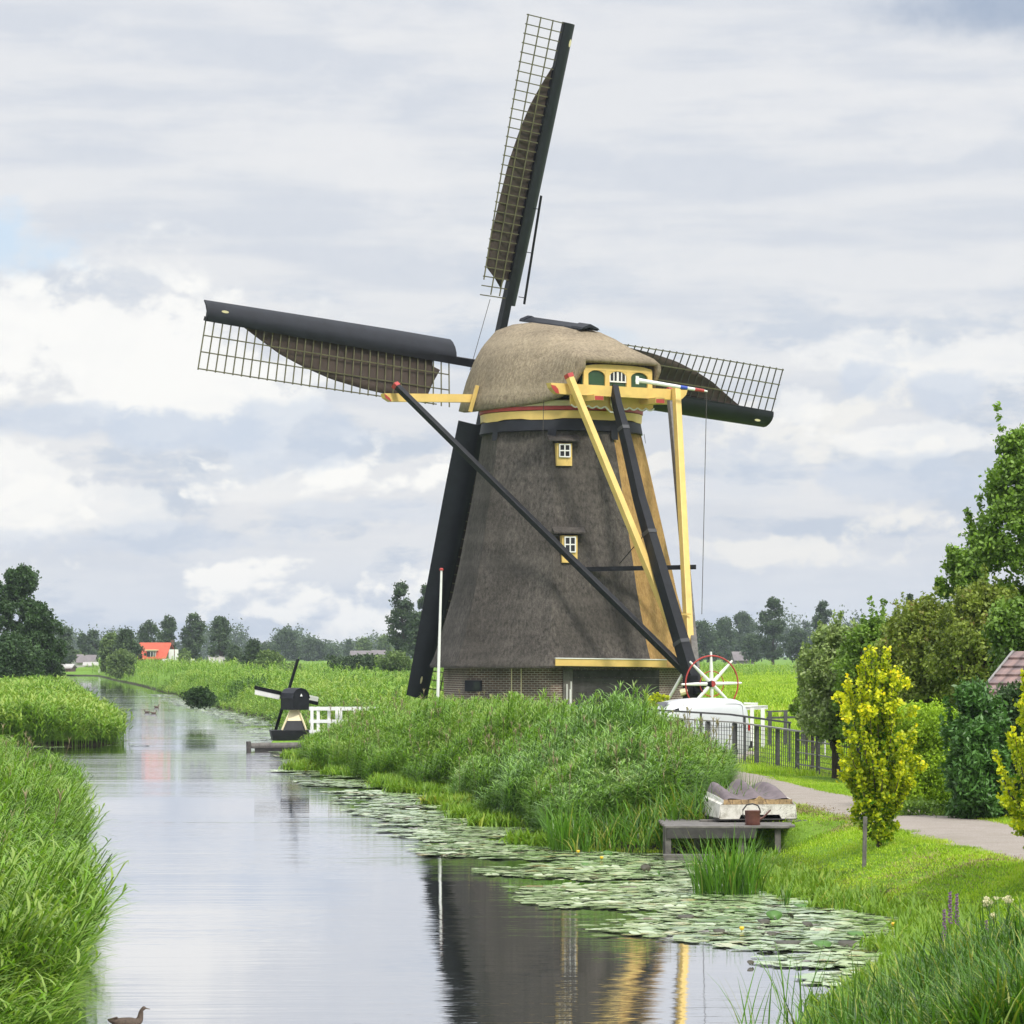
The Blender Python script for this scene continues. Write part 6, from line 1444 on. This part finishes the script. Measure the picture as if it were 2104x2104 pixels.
# ---------------------------------------------------------------- far buildings
def house(name, lab, u0, u1, D_, v_base, v_eave, v_ridge, roofm, wallm, yaw=0.0, depth=8.0, door=None, windows=()):
    x0 = (u0-1052)/F*D_; x1 = (u1-1052)/F*D_; zb_ = 1.0; ze = EYE+(HV-v_eave)/F*D_; zr = EYE+(HV-v_ridge)/F*D_
    t_ = thing(name, lab, 'house', ((x0+x1)/2, D_, zb_)); c = np.array([(x0+x1)/2, D_, 0.]); w2 = (x1-x0)/2
    rot = lambda x, y, z: c+np.array([x*cos(yaw)-y*sin(yaw), x*sin(yaw)+y*cos(yaw), z])
    g = G(); g.loft([[rot(-w2, -depth/2, z), rot(w2, -depth/2, z), rot(w2, depth/2, z), rot(-w2, depth/2, z)] for z in (zb_-.3, ze)])
    g.prism([rot(-w2+.01, -depth/2+.02, ze), rot(-w2+.01, depth/2-.02, ze), rot(-w2+.01, 0, zr-.15)], rot(2*w2-.02, 0, 0)-rot(0, 0, 0)); wl = g.build('wall', wallm, t_)
    g = G(); o_ = .35
    for s in (-1, 1): g.loft([[rot(x, s*(depth/2+o_), ze-.25), rot(x, 0, zr), rot(x, 0, zr+.15), rot(x, s*(depth/2+o_), ze-.08)] for x in (-w2-.3, w2+.3)])
    rf0 = g.build('roof', roofm, t_)
    return t_, rot, rf0
t_, rot, rf0 = house('red_roofed_house', 'brick house with a steep orange red tiled roof beside the canal', 290, 350, 590, 1372, 1352, 1322, 'tile_red', 'wallbrown', R(-8), 8)
g = G(); c = rot(.2, -4.1, 4.0); dz0 = EYE+(HV-1350)/F*590
g.box(rot(.1, -3.0, dz0+.55), (1.5, 1.8, 1.1)); dm = g.build('dormer', 'wallwhite', t_); g = G(); g.box(rot(.1, -3.95, dz0+.50), (1.3, .06, .85)); g.build('dormer_window', 'glass', dm); g = G(); g.box(rot(.1, -3.1, dz0+1.2), (2.1, 2.2, .16)); g.build('dormer_roof', 'cream', dm)
g = G()
for x in (-.35, .1, .55): g.box(rot(x, -4.0, dz0+.5), (.07, .04, .85))
g.build('window_bars', 'white', dm)
g = G(); q = rot(3.0, 0, 0); g.box((q[0], q[1], EYE+(HV-1322)/F*590+.15), (.5, .5, .9)); g.build('chimney', 'wallbrown', rf0)
g = G(); q = at(352, 1345, 588); g.box(q, (.9, .3, 1.8)); q2 = at(358, 1345, 588); g.box(q2+[.4, 0, 0], (.6, .3, 1.8)); g.build('white_gable_window', 'white', t_)
t_, rot, rf0 = house('annex', 'low flat annex with a pale roof edge right of the red roofed house', 338, 395, 570, 1372, 1358, 1355.5, 'wallwhite', 'wallbrown', 0, 6)
for (a, b, D_, ve, vr, rm, wm, yw, lab) in ((174, 200, 640, 1366, 1362, 'wallwhite', 'wallwhite', .1, 'long white farm building at the canal end'), (172, 196, 700, 1360, 1347, 'greyroof', 'wallwhite', 0, 'house with grey roof behind the long white building'), (152, 168, 660, 1360, 1346, 'greyroof', 'wallwhite', .3, 'white gabled house left of the canal end'),
        (126, 150, 560, 1370, 1366, 'wallwhite', 'wallbrown', 0, 'low dark shed with pale roof beside the left trees'), (430, 458, 640, 1362, 1348, 'wallwhite', 'wallwhite', .2, 'pale house behind the airy poplar'), (722, 760, 900, 1346, 1338, 'greyroof', 'wallwhite', 0, 'row of grey roofed houses far between the mills'), (765, 790, 900, 1344, 1337, 'greyroof', 'wallwhite', 0, 'grey roofed house left of the dark poplars'),
        (1505, 1545, 800, 1356, 1340, 'greyroof', 'greyroof', .1, 'bluish grey farm barn beyond the field')):
    house('far_house', lab, a, b, D_, 1372, ve, vr, rm, wm, yw, 7)
g = G(); q = at(204, 1382, 555); g.box((q[0], q[1], 1.0), (.3, .3, 1.1)); tag(g.build('canal_post', 'white', None), 'small white post at the far end of the canal', 'post')

# ---------------------------------------------------------------- the air
m = bpy.data.materials.new('air'); m.use_nodes = True; nt = m.node_tree; nt.nodes.remove(nt.nodes['Principled BSDF'])
pv = nt.nodes.new('ShaderNodeVolumePrincipled'); pv.inputs['Density'].default_value = .00013; pv.inputs['Color'].default_value = (.80, .88, 1.0, 1); pv.inputs['Anisotropy'].default_value = .2
nt.links.new(pv.outputs[0], nt.nodes['Material Output'].inputs['Volume'])
g = G(); g.box((0, 1690, 20.5), (3600, 3500, 45)); hz = g.build('haze', m); tag(hz, kind='stuff')
hz.display_type = 'WIRE'
